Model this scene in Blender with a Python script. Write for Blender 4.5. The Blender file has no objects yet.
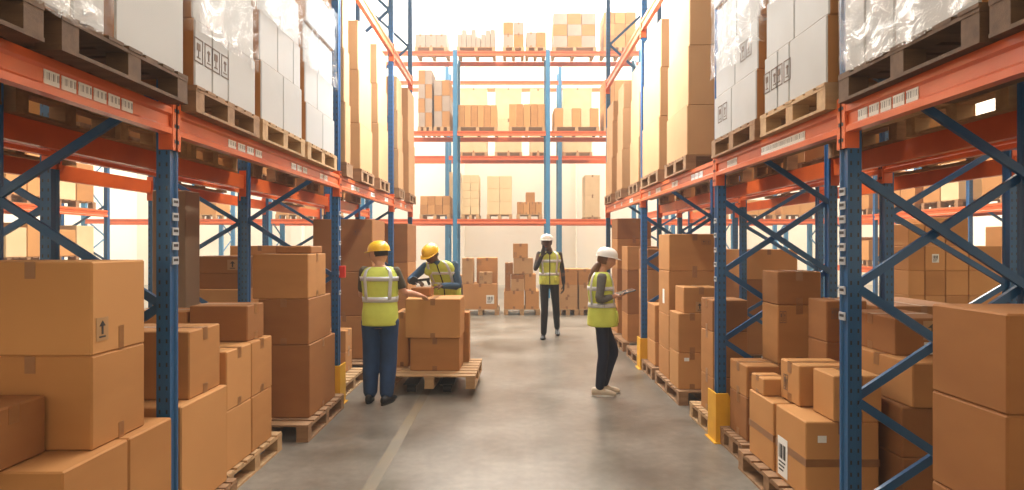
import bpy, bmesh, math, random
from mathutils import Vector, Matrix, noise
random.seed(7)
C = bpy.context.scene.collection
PI = math.pi

# ------------------------------------------------------------------ camera
FPX = 600.0                 # focal length in pixels of the 1024 wide frame
CH = 1.6                    # camera height
cam_d = bpy.data.cameras.new('camera'); cam = bpy.data.objects.new('camera', cam_d); C.objects.link(cam)
cam_d.sensor_width = 36; cam_d.lens = FPX / 1024 * 36; cam_d.clip_end = 200
cam.location = (0, 0, CH); cam.rotation_euler = (PI/2, 0, 0)
bpy.context.scene.camera = cam
# ------------------------------------------------------------------ view, world, lights
vs = bpy.context.scene.view_settings
vs.view_transform = 'Standard'; vs.look = 'None'; vs.gamma = 1; vs.use_curve_mapping = False
vs.exposure = 0.0
w = bpy.data.worlds.new('world'); bpy.context.scene.world = w; w.use_nodes = True
w.node_tree.nodes['Background'].inputs[0].default_value = (1.0, .93, .82, 1)
w.node_tree.nodes['Background'].inputs[1].default_value = 0.03

vn = w.node_tree.nodes.new('ShaderNodeVolumeScatter'); vn.inputs[0].default_value = (1, .98, .95, 1)       # thin dusty air throughout
vn.inputs['Density'].default_value = .007
w.node_tree.links.new(vn.outputs[0], w.node_tree.nodes['World Output'].inputs['Volume'])

def area(name, loc, size, power, col, target=None, rot=(0, 0, 0), spread=PI):
    d = bpy.data.lights.new(name, 'AREA'); d.shape = 'RECTANGLE'; d.size, d.size_y = size
    d.energy = power; d.color = col; d.spread = spread
    o = bpy.data.objects.new(name, d); C.objects.link(o); o.location = loc
    if target is not None:
        o.rotation_euler = (Vector(target) - Vector(loc)).to_track_quat('-Z', 'Y').to_euler()
    else: o.rotation_euler = rot
    return o
WARM = (1.0, .84, .62); DAY = (1.0, .97, .93)
for sx in (-1, 1):                                                                  # added unseen lights over the main aisle, aimed sideways to whiten carton sides
    area('carton_side_fill', (sx*.12, 4.2, 5.16), (2.6, .25), 34, (.84, .93, 1.0), target=(sx*1.75, 4.2, 3.5), spread=math.radians(110))
    area('carton_side_fill', (sx*.12, 7.1, 5.16), (2.6, .25), 165, (.84, .93, 1.0), target=(sx*1.75, 7.1, 3.9), spread=math.radians(85))
area('aisle_skylight', (0, 8.0, 13.4), (2.4, 12), 800, DAY)
area('roof_skylight', (0, 15.0, 13.4), (20, 7), 4300, (1.0, .95, .86))
area('back_skylight', (0, 21.5, 13.4), (28, 4), 5000, (1.0, .96, .88))
area('window_daylight', (0, 23.2, 12.3), (26, 2.2), 2800, (1.0, .96, .88), target=(0, 5, 0))
area('side_aisle_fill', (-7.6, 10.5, 9.0), (3, 12), 320, WARM)  # added light over each side aisle, brightens the background behind the racks
area('side_aisle_fill', (7.6, 10.5, 9.0), (3, 12), 320, WARM)
area('front_fill', (0, -3.6, 5.5), (5, 3), 11, (1.0, .86, .70), target=(0, 6, 1))  # added fill from behind the camera, lifts the front faces

# ------------------------------------------------------------------ materials
M = {}
def newmat(name, col, rough=.6, metal=0, var=None, scale=6, stretch=(1, 1, 1), bump=0, bscale=30, spec=.5, coat=0):
    m = bpy.data.materials.new(name); m.use_nodes = True; nt = m.node_tree; N = nt.nodes; L = nt.links
    b = N['Principled BSDF']; b.inputs['Roughness'].default_value = rough; b.inputs['Metallic'].default_value = metal
    b.inputs['Specular IOR Level'].default_value = spec; b.inputs['Coat Weight'].default_value = coat
    b.inputs['Base Color'].default_value = (*col, 1)
    tc = N.new('ShaderNodeTexCoord'); mp = N.new('ShaderNodeMapping'); mp.inputs['Scale'].default_value = stretch
    L.new(tc.outputs['Object'], mp.inputs[0])
    if var:
        n = N.new('ShaderNodeTexNoise'); n.inputs['Scale'].default_value = scale; n.inputs['Detail'].default_value = 4
        L.new(mp.outputs[0], n.inputs[0])
        r = N.new('ShaderNodeValToRGB'); r.color_ramp.elements[0].position = .3; r.color_ramp.elements[1].position = .7
        r.color_ramp.elements[0].color = (*var, 1); r.color_ramp.elements[1].color = (*col, 1)
        L.new(n.outputs[0], r.inputs[0]); L.new(r.outputs[0], b.inputs['Base Color'])
    if bump:
        n2 = N.new('ShaderNodeTexNoise'); n2.inputs['Scale'].default_value = bscale; n2.inputs['Detail'].default_value = 3
        L.new(mp.outputs[0], n2.inputs[0]); bp = N.new('ShaderNodeBump'); bp.inputs['Strength'].default_value = bump
        bp.inputs['Distance'].default_value = .01
        L.new(n2.outputs[0], bp.inputs['Height']); L.new(bp.outputs[0], b.inputs['Normal'])
    M[name] = m; return m
newmat('card', (.465, .215, .070), .75, var=(.40, .18, .057), scale=2.2, stretch=(1, 1, 3), spec=.25)
newmat('card_light', (.55, .27, .095), .75, var=(.49, .235, .08), scale=2.2, spec=.25)
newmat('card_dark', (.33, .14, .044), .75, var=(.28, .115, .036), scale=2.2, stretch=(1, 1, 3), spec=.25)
newmat('card_side_lit', (.45, .44, .42), .6, var=(.40, .385, .36), scale=3, spec=.3)  # paler tone for carton sides, light put into the colour
newmat('card_kraft', (.50, .29, .135), .7, var=(.45, .25, .11), scale=2.2, spec=.3)
newmat('card_grey', (.40, .30, .235), .7, var=(.33, .24, .18), scale=2.2, spec=.3)
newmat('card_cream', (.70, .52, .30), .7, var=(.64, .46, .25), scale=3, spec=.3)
newmat('tape', (.30, .135, .045), .3, var=(.26, .11, .036), scale=20, spec=.5)
newmat('wood', (.36, .20, .095), .75, var=(.22, .115, .05), scale=3, stretch=(1, 8, 8), bump=.2)
newmat('wood_dark', (.15, .08, .038), .8, var=(.09, .045, .02), scale=3, stretch=(1, 8, 8), bump=.2)  # wood darkened to stand for shade on the near shelf pallets
newmat('wood_pale', (.52, .33, .16), .75, var=(.38, .22, .10), scale=3, stretch=(1, 8, 8), bump=.2)
newmat('orange', (.68, .115, .018), .36, var=(.57, .09, .014), scale=5, coat=.2)
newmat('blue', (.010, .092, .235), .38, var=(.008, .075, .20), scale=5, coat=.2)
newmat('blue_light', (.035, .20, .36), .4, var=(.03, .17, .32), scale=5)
newmat('yellow', (.80, .42, .015), .45, var=(.70, .34, .01), scale=8)
newmat('paper', (.80, .79, .75), .6)
newmat('paper_worn', (.42, .43, .45), .6)
newmat('ink', (.035, .03, .03), .7)
newmat('white_wall', (.83, .76, .64), .8, var=(.79, .72, .60), scale=.5)
newmat('ceiling_paint', (.75, .72, .66), .8)
newmat('brown_cladding', (.24, .14, .075), .5, var=(.20, .115, .06), scale=2)
newmat('skin', (.62, .33, .21), .5, var=(.58, .29, .18), scale=12)
newmat('skin_dark', (.115, .05, .028), .45, var=(.10, .042, .022), scale=12)
newmat('vest', (.66, .74, .13), .7, var=(.58, .66, .10), scale=8, bump=.5, bscale=9)
newmat('reflective', (.66, .69, .72), .35, metal=.3)
newmat('denim', (.022, .065, .17), .8, var=(.015, .045, .12), scale=9, bump=.6, bscale=8)
newmat('navy', (.016, .024, .055), .8, var=(.012, .018, .04), scale=9, bump=.5, bscale=8)
newmat('charcoal', (.014, .014, .020), .8, var=(.010, .010, .014), scale=9, bump=.5, bscale=8)
newmat('olive', (.085, .07, .042), .8, bump=.4, bscale=10)
newmat('blue_shirt', (.055, .12, .21), .8, var=(.04, .09, .16), scale=9, bump=.5, bscale=10)
newmat('grey_shirt', (.16, .155, .14), .8, var=(.12, .115, .10), scale=40, bump=.4, bscale=10)
newmat('plaid', (.045, .04, .045), .8, var=(.012, .012, .016), scale=22)
newmat('hat_yellow', (.85, .50, .02), .3, coat=.3)
newmat('hat_white', (.80, .77, .70), .3, coat=.3)
newmat('hair', (.17, .075, .03), .5, var=(.10, .04, .015), scale=20, stretch=(6, 6, 1))
newmat('hair_dark', (.02, .014, .01), .6)
newmat('black', (.015, .015, .017), .45)
newmat('rubber', (.02, .02, .02), .7)
newmat('beige_shoe', (.60, .50, .37), .6)
newmat('screen', (.03, .035, .04), .12)
newmat('steel', (.30, .30, .31), .35, metal=.8)
newmat('red', (.6, .03, .02), .4)
newmat('white_plastic', (.75, .75, .75), .4)

def post_material():
    m = bpy.data.materials.new('perforated_blue'); m.use_nodes = True; nt = m.node_tree; N = nt.nodes; L = nt.links
    b = N['Principled BSDF']; b.inputs['Roughness'].default_value = .36; b.inputs['Coat Weight'].default_value = .2
    tc = N.new('ShaderNodeTexCoord'); sp = N.new('ShaderNodeSeparateXYZ'); L.new(tc.outputs['Object'], sp.inputs[0])
    def mth(op, a, bb=None, c=None):
        n = N.new('ShaderNodeMath'); n.operation = op
        for i, v in enumerate((a, bb, c)):
            if v is None: continue
            if isinstance(v, (int, float)): n.inputs[i].default_value = v
            else: L.new(v, n.inputs[i])
        return n.outputs[0]
    z = mth('FRACT', mth('DIVIDE', sp.outputs[2], .06))
    zz = mth('ABSOLUTE', mth('SUBTRACT', z, .5))
    inz = mth('LESS_THAN', zz, .17)
    ax = mth('ABSOLUTE', mth('SUBTRACT', mth('ABSOLUTE', sp.outputs[0]), .018)); ay = mth('ABSOLUTE', mth('SUBTRACT', mth('ABSOLUTE', sp.outputs[1]), .020))
    geo = N.new('ShaderNodeNewGeometry'); gs = N.new('ShaderNodeSeparateXYZ'); L.new(tc.outputs['Normal'], gs.inputs[0])
    nx = mth('GREATER_THAN', mth('ABSOLUTE', gs.outputs[0]), .7); ny = mth('GREATER_THAN', mth('ABSOLUTE', gs.outputs[1]), .7)
    hx = mth('MULTIPLY', ny, mth('LESS_THAN', ax, .0045)); hy = mth('MULTIPLY', nx, mth('LESS_THAN', ay, .0045))
    hole = mth('MULTIPLY', mth('MAXIMUM', hx, hy), inz)
    mix = N.new('ShaderNodeMix'); mix.data_type = 'RGBA'; L.new(hole, mix.inputs[0])
    n = N.new('ShaderNodeTexNoise'); n.inputs['Scale'].default_value = 6; r = N.new('ShaderNodeValToRGB')
    r.color_ramp.elements[0].color = (.008, .075, .20, 1); r.color_ramp.elements[1].color = (.012, .11, .27, 1)
    L.new(n.outputs[0], r.inputs[0]); L.new(r.outputs[0], mix.inputs[6])
    mix.inputs[7].default_value = (.012, .014, .02, 1)
    L.new(mix.outputs[2], b.inputs['Base Color']); M['post'] = m
post_material()

def barcode_material():
    m = bpy.data.materials.new('barcode'); m.use_nodes = True; nt = m.node_tree; N = nt.nodes; L = nt.links
    b = N['Principled BSDF']; b.inputs['Roughness'].default_value = .5
    tc = N.new('ShaderNodeTexCoord'); sp = N.new('ShaderNodeSeparateXYZ'); L.new(tc.outputs['Generated'], sp.inputs[0])
    ad = N.new('ShaderNodeMath'); ad.operation = 'ADD'; L.new(sp.outputs[0], ad.inputs[0]); L.new(sp.outputs[1], ad.inputs[1])
    cb = N.new('ShaderNodeCombineXYZ'); L.new(ad.outputs[0], cb.inputs[0])
    n = N.new('ShaderNodeTexNoise'); n.inputs['Scale'].default_value = 14; n.inputs['Detail'].default_value = 1; L.new(cb.outputs[0], n.inputs[0])
    g = N.new('ShaderNodeMath'); g.operation = 'GREATER_THAN'; g.inputs[1].default_value = .52; L.new(n.outputs[0], g.inputs[0])
    lo = N.new('ShaderNodeMath'); lo.operation = 'GREATER_THAN'; lo.inputs[1].default_value = .35; L.new(sp.outputs[2], lo.inputs[0])
    hi = N.new('ShaderNodeMath'); hi.operation = 'LESS_THAN'; hi.inputs[1].default_value = .85; L.new(sp.outputs[2], hi.inputs[0])
    a = N.new('ShaderNodeMath'); a.operation = 'MULTIPLY'; L.new(g.outputs[0], a.inputs[0]); L.new(lo.outputs[0], a.inputs[1])
    c = N.new('ShaderNodeMath'); c.operation = 'MULTIPLY'; L.new(a.outputs[0], c.inputs[0]); L.new(hi.outputs[0], c.inputs[1])
    mix = N.new('ShaderNodeMix'); mix.data_type = 'RGBA'; L.new(c.outputs[0], mix.inputs[0])
    mix.inputs[6].default_value = (.78, .76, .72, 1); mix.inputs[7].default_value = (.10, .10, .10, 1)
    L.new(mix.outputs[2], b.inputs['Base Color']); M['barcode'] = m
barcode_material()

def floor_material():
    m = bpy.data.materials.new('polished_concrete'); m.use_nodes = True; nt = m.node_tree; N = nt.nodes; L = nt.links
    b = N['Principled BSDF']
    tc = N.new('ShaderNodeTexCoord')
    n1 = N.new('ShaderNodeTexNoise'); n1.inputs['Scale'].default_value = .9; n1.inputs['Detail'].default_value = 7; n1.inputs['Roughness'].default_value = .65
    n2 = N.new('ShaderNodeTexNoise'); n2.inputs['Scale'].default_value = 14; n2.inputs['Detail'].default_value = 5
    L.new(tc.outputs['Object'], n1.inputs[0]); L.new(tc.outputs['Object'], n2.inputs[0])
    r = N.new('ShaderNodeValToRGB'); r.color_ramp.elements[0].position = .32; r.color_ramp.elements[1].position = .68
    r.color_ramp.elements[0].color = (.10, .08, .058, 1); r.color_ramp.elements[1].color = (.27, .24, .20, 1)
    L.new(n1.outputs[0], r.inputs[0])
    r2 = N.new('ShaderNodeValToRGB'); r2.color_ramp.elements[0].color = (.62, .62, .62, 1); r2.color_ramp.elements[1].color = (1.2, 1.2, 1.2, 1)
    L.new(n2.outputs[0], r2.inputs[0])
    mu = N.new('ShaderNodeMix'); mu.data_type = 'RGBA'; mu.blend_type = 'MULTIPLY'; mu.inputs[0].default_value = 1
    L.new(r.outputs[0], mu.inputs[6]); L.new(r2.outputs[0], mu.inputs[7]); L.new(mu.outputs[2], b.inputs['Base Color'])
    rr = N.new('ShaderNodeMapRange'); rr.inputs['To Min'].default_value = .22; rr.inputs['To Max'].default_value = .42
    L.new(n1.outputs[0], rr.inputs[0]); L.new(rr.outputs[0], b.inputs['Roughness'])
    b.inputs['Specular IOR Level'].default_value = .6
    M['concrete'] = m
floor_material()

def wrap_material():
    m = bpy.data.materials.new('stretch_film'); m.use_nodes = True; nt = m.node_tree; N = nt.nodes; L = nt.links
    N.remove(N['Principled BSDF']); out = N['Material Output']
    tr = N.new('ShaderNodeBsdfTransparent'); gl = N.new('ShaderNodeBsdfGlossy'); gl.inputs['Roughness'].default_value = .16
    df = N.new('ShaderNodeBsdfDiffuse'); df.inputs[0].default_value = (.85, .87, .88, 1)
    n = N.new('ShaderNodeTexNoise'); n.inputs['Scale'].default_value = 5; n.inputs['Detail'].default_value = 4; n.inputs['Distortion'].default_value = 1.5
    tc = N.new('ShaderNodeTexCoord'); L.new(tc.outputs['Object'], n.inputs[0])
    bp = N.new('ShaderNodeBump'); bp.inputs['Strength'].default_value = .7; bp.inputs['Distance'].default_value = .05
    L.new(n.outputs[0], bp.inputs['Height']); L.new(bp.outputs[0], gl.inputs['Normal'])
    m1 = N.new('ShaderNodeMixShader'); m1.inputs[0].default_value = .30; L.new(df.outputs[0], m1.inputs[1]); L.new(gl.outputs[0], m1.inputs[2])
    r = N.new('ShaderNodeMapRange'); r.inputs[1].default_value = .42; r.inputs[2].default_value = .66; r.inputs[3].default_value = .06; r.inputs[4].default_value = .42
    L.new(n.outputs[0], r.inputs[0])
    m2 = N.new('ShaderNodeMixShader'); L.new(r.outputs[0], m2.inputs[0]); L.new(tr.outputs[0], m2.inputs[1]); L.new(m1.outputs[0], m2.inputs[2])
    L.new(m2.outputs[0], out.inputs[0]); M['film'] = m
wrap_material()
def emit_material(name, col, s):
    m = bpy.data.materials.new(name); m.use_nodes = True; b = m.node_tree.nodes['Principled BSDF']
    b.inputs['Base Color'].default_value = (*col, 1); b.inputs['Emission Color'].default_value = (*col, 1); b.inputs['Emission Strength'].default_value = s; M[name] = m
emit_material('sky_pane', (1, .97, .90), 2.2)

# ------------------------------------------------------------------ helpers
def link(name, bm, mat, parent=None, loc=None, smooth=False):
    me = bpy.data.meshes.new(name); bm.to_mesh(me); bm.free(); me.materials.append(M[mat])
    if smooth:
        for p in me.polygons: p.use_smooth = True
    o = bpy.data.objects.new(name, me); C.objects.link(o)
    if loc is not None: o.location = loc
    if parent is not None: o.parent = parent
    return o
def tag(o, label, cat, group=None, kind=None):
    if label: o['label'] = label
    if cat: o['category'] = cat
    if group: o['group'] = group
    if kind: o['kind'] = kind
    return o
def empty(name, loc, rz=0):
    o = bpy.data.objects.new(name, None); C.objects.link(o); o.location = loc; o.rotation_euler = (0, 0, rz); o.empty_display_size = .1
    return o
def abox(bm, x0, x1, y0, y1, z0, z1, bev=0):
    vs_ = [bm.verts.new((x, y, z)) for z in (z0, z1) for x, y in ((x0, y0), (x1, y0), (x1, y1), (x0, y1))]
    fs = [bm.faces.new([vs_[i] for i in f]) for f in ((3, 2, 1, 0), (4, 5, 6, 7), (0, 1, 5, 4), (1, 2, 6, 5), (2, 3, 7, 6), (3, 0, 4, 7))]
    if bev:
        es = list({e for f in fs for e in f.edges}); bmesh.ops.bevel(bm, geom=es, offset=bev, segments=1, affect='EDGES')
    return vs_
def bar(bm, a, b, w_, h_):
    a, b = Vector(a), Vector(b); d = (b-a); L_ = d.length
    q = d.to_track_quat('Y', 'Z').to_matrix().to_4x4(); mt = Matrix.Translation(a) @ q
    vs_ = abox(bm, -w_/2, w_/2, 0, L_, -h_/2, h_/2)
    bmesh.ops.transform(bm, matrix=mt, verts=vs_)
def prism(bm, prof, a, b, ax):
    # extrude a 2D profile along an axis: ax 'z': prof=(x,y); 'y': prof=(x,z); 'x': prof=(y,z)
    def pt(p, t):
        return {'z': (p[0], p[1], t), 'y': (p[0], t, p[1]), 'x': (t, p[0], p[1])}[ax]
    A = [bm.verts.new(pt(p, a)) for p in prof]; B = [bm.verts.new(pt(p, b)) for p in prof]; n = len(prof)
    for i in range(n): bm.faces.new((A[i], A[(i+1) % n], B[(i+1) % n], B[i]))
    bm.faces.new(A[::-1]); bm.faces.new(B)
    bmesh.ops.recalc_face_normals(bm, faces=bm.faces)

# ------------------------------------------------------------------ setting
def structure(name, x0, x1, y0, y1, z0, z1, mat):
    bm = bmesh.new(); abox(bm, x0, x1, y0, y1, z0, z1); o = link(name, bm, mat); o['kind'] = 'structure'; return o
XW = 15.0; YB = 24.0; YF = -5.0; ZC = 14.0
structure('floor', -XW, XW, YF, YB, -.2, 0, 'concrete')
structure('wall_left', -XW-.2, -XW, YF, YB, 0, ZC, 'white_wall')
structure('wall_right', XW, XW+.2, YF, YB, 0, ZC, 'white_wall')
structure('wall_front', -XW, XW, YF-.2, YF, 0, ZC, 'white_wall')
structure('ceiling', -XW, XW, YF, YB, ZC, ZC+.2, 'ceiling_paint')
bm = bmesh.new(); abox(bm, -XW, XW, YB, YB+.3, 0, 11.0); abox(bm, -XW, XW, YB, YB+.3, 13.4, ZC)
for x in (-XW, -5.2, 5.2, XW-.3): abox(bm, x, x+.3, YB, YB+.3, 11.0, 13.4)
o = link('wall_back', bm, 'white_wall'); o['kind'] = 'structure'
for n, (a, b) in enumerate(((-XW+.3, -5.2), (-4.9, 5.2), (5.5, XW-.3))):
    bm = bmesh.new(); abox(bm, a, b, YB+.12, YB+.16, 11.0, 13.4); wn = link('window_%d' % (n+1), bm, 'sky_pane'); wn['kind'] = 'structure'
    bm = bmesh.new(); k = int((b-a)/3.3)
    for i in range(1, k+1):
        x = a + (b-a)*i/(k+1); abox(bm, x-.05, x+.05, YB+.04, YB+.12, 11.0, 13.4)
    abox(bm, a, b, YB+.02, YB+.12, 11.0, 11.1); abox(bm, a, b, YB+.02, YB+.12, 13.3, 13.4)
    link('window_frame', bm, 'ceiling_paint', wn)
for i, x in enumerate((-8.5, -2.1, 2.75, 9.0)):
    structure('trim_%d' % (i+1), x-.2, x+.2, YB-.35, YB, 0, ZC, 'white_wall')
# faded ochre floor line
newmat('line_paint', (.22, .17, .10), .45, var=(.165, .14, .105), scale=3)
bm = bmesh.new(); abox(bm, -.98, -.89, -2, 9.5, 0, .0015); o = link('trim_5', bm, 'line_paint'); o['kind'] = 'structure'
newmat('joint', (.06, .05, .04), .8)
bm = bmesh.new()
for y in (10.2, 16.3): abox(bm, -XW, XW, y, y+.006, 0, .001)
o = link('trim_6', bm, 'joint'); o['kind'] = 'structure'

# ------------------------------------------------------------------ pallet racks
def upright_profile(d, wd):   # d along local x, wd along local y, centred
    a, b = d/2, wd/2
    return [(-a, -b), (a, -b), (a, -b+.014), (a-.009, -b+.022), (a-.009, b-.022), (a, b-.014), (a, b), (-a, b), (-a, b-.014), (-a+.009, b-.022), (-a+.009, -b+.022), (-a, -b+.014)]
def rack(name, label, group, along, v0, v1, frames, levels, H, brace='x', full=True, guards=(), bh=.135, paint='blue'):
    """a run of pallet racking. v0 = aisle side, v1 = rear side; frames = positions along the run"""
    s = 1 if v1 > v0 else -1
    def W(u, v, z): return (v, u, z) if along == 'y' else (u, v, z)
    root = empty(name, W(frames[0], v0, 0)); tag(root, label, 'rack', group); r0 = Vector(root.location)
    pd, pw = (.07, .075) if along == 'y' else (.10, .13)
    def part(nm, bm, mat, off=(0, 0, 0), par=None):
        return link(nm, bm, mat, par or root, Vector(off) - r0 if par is None else Vector(off))
    posts = {}
    for i, u in enumerate(frames):
        for j, v in enumerate((v0 + s*pd/2, v1 - s*pd/2)):
            bm = bmesh.new()
            prof = upright_profile(pd, pw) if along == 'y' else [(b, a) for a, b in upright_profile(pd, pw)]
            prism(bm, prof, .008, H, 'z')
            p = part('upright_post', bm, 'post' if paint == 'blue' else paint, W(u, v, 0)); posts[(i, j)] = p
            if full:
                bm = bmesh.new(); abox(bm, -.07, .07, -.07, .07, 0, .008); link('base_plate', bm, 'blue', p)
        # bracing
        nodes = []
        z = 2.52 if brace == 'x' else 2.40; st = .57 if brace == 'x' else .555
        zs = []
        zz = z
        while zz > .12: zs.append(zz); zz -= st
        k = 0
        va, vb = v0 + s*.06, v1 - s*.06
        def br(za, vva, zb, vvb, du):
            bm = bmesh.new(); a = W(u+du, vva, za); b = W(u+du, vvb, zb)
            A = Vector(a); bar(bm, (0, 0, 0), Vector(b)-A, .022 if along == 'y' else .022, .042); part('brace', bm, paint, a)
        if brace == 'x':
            br(zs[0], va, zs[1], vb, -.015)
            for q in range(1, len(zs)-1):
                br(zs[q], va, zs[q+1], vb, -.03); br(zs[q+1], va, zs[q], vb, .03)
        else:
            for q in range(len(zs)-1):
                if q % 2 == 0: br(zs[q], va, zs[q+1], vb, 0)
                else: br(zs[q], vb, zs[q+1], va, 0)
        # upper zigzag
        zz = z + .25; q = 0
        while zz + .8 < H:
            if q % 2 == 0: br(zz, vb, zz+.8, va, 0)
            else: br(zz, va, zz+.8, vb, 0)
            zz += .8; q += 1
    for lv in levels:
        for i in range(len(frames)-1):
            u0, u1 = frames[i] + pw/2, frames[i+1] - pw/2
            for v, sg in ((v0, s), (v1, -s)):
                bm = bmesh.new()
                z0, z1 = lv-bh, lv
                # stepped box beam: outer face carries a groove
                o_ = -sg*.012; inn = sg*.038
                pf = [(o_, z0), (o_, z0+.028), (o_+sg*.012, z0+.040), (o_+sg*.012, z1-.045), (o_, z1-.033), (o_, z1), (inn, z1), (inn, z0)]
                L_ = u1-u0
                prism(bm, [(p[0], p[1]-lv) for p in pf], 0, L_, 'y' if along == 'y' else 'x')
                b_ = part('beam', bm, 'orange', W(u0, v, lv))
                if full:
                    for e, dirn in ((0, -1), (L_, 1)):
                        bm = bmesh.new(); cz0, cz1 = -.215, .045
                        # L shaped end connector: plate on the post face and plate on its side
                        pa = sorted((-sg*.004-sg*.010, -sg*.004)); ua = sorted((e+dirn*.0, e+dirn*.045))
                        if along == 'y':
                            abox(bm, pa[0], pa[1], ua[0], ua[1], cz0, cz1)
                            if dirn < 0: abox(bm, *sorted((-sg*.010, sg*.055)), e-.0, e+.006, cz0, cz1)
                            else: abox(bm, *sorted((-sg*.010, sg*.055)), e-.006, e, cz0, cz1)
                        else:
                            abox(bm, ua[0], ua[1], pa[0], pa[1], cz0, cz1)
                        link('beam_connector', bm, 'orange', b_)
                        bm = bmesh.new()
                        for hz in (-.18, -.10, -.02, .02):
                            if along == 'y': abox(bm, *sorted((-sg*.014, -sg*.0155)), e+dirn*.016, e+dirn*.030, hz, hz+.018) if dirn > 0 else abox(bm, *sorted((-sg*.014, -sg*.0155)), e+dirn*.030, e+dirn*.016, hz, hz+.018)
                        if len(bm.verts): link('connector_slot', bm, 'ink', b_)
                        else: bm.free()
                posts.setdefault('beams', []).append((lv, i, v == v0, b_, L_))
    for (i, gp) in guards:
        u = frames[i]
        g = empty('post_guard', W(u, v0, 0)); tag(g, gp, 'post guard', 'yellow guards at the feet of the rack posts')
        bm = bmesh.new()
        # angled steel shield: two wings in an L, with sloped shoulder
        t = .012; sx = s
        def wing(pts, ax):
            pass
        x_in = sx*.25; x_out = -sx*.035
        # face across the aisle side
        abox(bm, *sorted((x_out, x_out+sx*t)), -.085, .10, 0, .40)
        # camera-side wing with a slope
        A = [(x_out, 0), (x_in, 0), (x_in, .12), (x_out+sx*.10, .40), (x_out, .40)]
        lo = [bm.verts.new((x, -.085, z)) for x, z in A]; hi = [bm.verts.new((x, -.085-t, z)) for x, z in A]
        bm.faces.new(lo); bm.faces.new(hi[::-1])
        for k in range(len(A)): bm.faces.new((lo[k], hi[k], hi[(k+1) % len(A)], lo[(k+1) % len(A)]))
        bmesh.ops.recalc_face_normals(bm, faces=bm.faces)
        link('shield', bm, 'yellow', g)
        bm = bmesh.new(); abox(bm, *sorted((x_out-sx*.02, x_in)), -.12, .12, 0, .008); link('foot_plate', bm, 'yellow', g)
        for by in (-.108,):
            bm = bmesh.new(); bmesh.ops.create_cone(bm, segments=10, radius1=.012, radius2=.012, depth=.014, cap_ends=True, matrix=Matrix.Translation((sx*.04, by, .015))); link('bolt', bm, 'steel', g)
    return root, posts
LX, RX, DEP = 1.74, 1.68, .98
FL = [.2, 3.09, 6.05, 8.8, 10.45]
FR = [.9, 3.04, 4.94, 7.8, 10.7]
LV1, LV2 = 2.30, 4.50
left_rack, LP = rack('pallet_rack', 'blue and orange pallet rack lining the left side of the main aisle', None, 'y', -LX, -LX-DEP, FL, [LV1, LV2], 7.0, 'z', True,
    [(2, 'yellow guard at foot of left rack post beside worker in dark trousers'), (3, 'yellow guard at foot of left rack post hidden behind the loaded pallet')])
right_rack, RP = rack('pallet_rack', 'blue and orange pallet rack lining the right side of the main aisle', None, 'y', RX, RX+DEP, FR, [LV1, LV2], 7.0, 'x', True,
    [(2, 'large yellow guard at foot of right rack post in the foreground'), (3, 'small yellow guard at foot of right rack post behind the woman'), (4, 'yellow guard at foot of the last post of the right rack')])
rack('pallet_rack', 'pallet rack standing back to back behind the left aisle rack', None, 'y', -3.98, -2.93, [1.1, 3.85, 6.6, 9.6, 12.3], [LV1], 3.1, 'z')
rack('pallet_rack', 'pallet rack standing back to back behind the right aisle rack', None, 'y', 3.98, 2.93, [2.0, 4.75, 7.7, 10.6, 13.3], [LV1], 3.1, 'z')
rack('pallet_rack', 'distant pallet rack beyond the left side aisle', None, 'y', -8.2, -9.2, [3.8, 6.6, 9.4, 12.2], [1.25, LV1], 3.4, 'z', False)
rack('pallet_rack', 'distant pallet rack beyond the right side aisle', None, 'y', 8.2, 9.2, [5.2, 8.0, 10.8, 13.6, 16.0], [1.1, LV1], 3.4, 'z', False)
BX = [-1.71 + 2.79*k for k in range(-4, 6)]
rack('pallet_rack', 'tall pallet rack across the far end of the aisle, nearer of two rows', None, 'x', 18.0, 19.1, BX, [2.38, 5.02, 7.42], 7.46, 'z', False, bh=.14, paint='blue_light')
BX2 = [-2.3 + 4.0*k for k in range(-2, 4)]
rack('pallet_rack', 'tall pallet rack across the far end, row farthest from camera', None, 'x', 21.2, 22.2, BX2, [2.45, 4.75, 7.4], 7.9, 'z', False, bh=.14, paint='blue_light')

# barcode labels on beams and posts
def beam_labels(P, bay, lv, s, us, h=.06, wd=.11):
    for (l, i, front, b_, L_) in P['beams']:
        if l == lv and i == bay and front:
            for u in us:
                bm = bmesh.new(); x = -s*.0035
                abox(bm, *sorted((x+s*.004, x)), 0, wd, 0, h); lb = link('barcode_label', bm, 'barcode', b_, (0, u, -.100))
beam_labels(LP, 0, LV1, -1, [1.99+.089*k for k in range(6)], .055, .075)
for bay, us in ((1, [.55, .68, .81, .94, 1.6, 1.73, 1.86, 2.3, 2.42]), (2, [.4, .52, .64, 1.3, 1.42, 2.1, 2.22]), (3, [.5, .9])): beam_labels(LP, bay, LV1, -1, us, .05, .1)
beam_labels(RP, 0, LV1, 1, [1.54+.089*k for k in range(5)], .055, .075)
for bay, us in ((1, [.36, .46, .56, .66, .76, .86, 1.4, 1.5]), (2, [.3, .42, .54, 1.1, 1.22, 1.8, 1.92, 2.3]), (3, [.5, .62, 1.3, 1.9])): beam_labels(RP, bay, LV1, 1, us, .055, .1)
def post_labels(P, i, zs, sx):
    p = P[(i, 0)]
    for z in zs:
        bm = bmesh.new(); abox(bm, *sorted((-sx*.042, -sx*.0355)), -.022, .032, 0, .040); link('location_label', bm, 'paper_worn', p, (0, 0, z))
        bm2 = bmesh.new(); abox(bm2, *sorted((-sx*.0435, -sx*.042)), -.014, .024, .016, .030); link('label_print', bm2, 'ink', p, (0, 0, z))
post_labels(LP, 1, [1.50, 1.575, 1.65, 1.725, 1.80], -1)
post_labels(RP, 1, [1.22, 1.35, 1.50, 1.57, 1.64, 1.71, 1.78, 1.85], 1)
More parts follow.
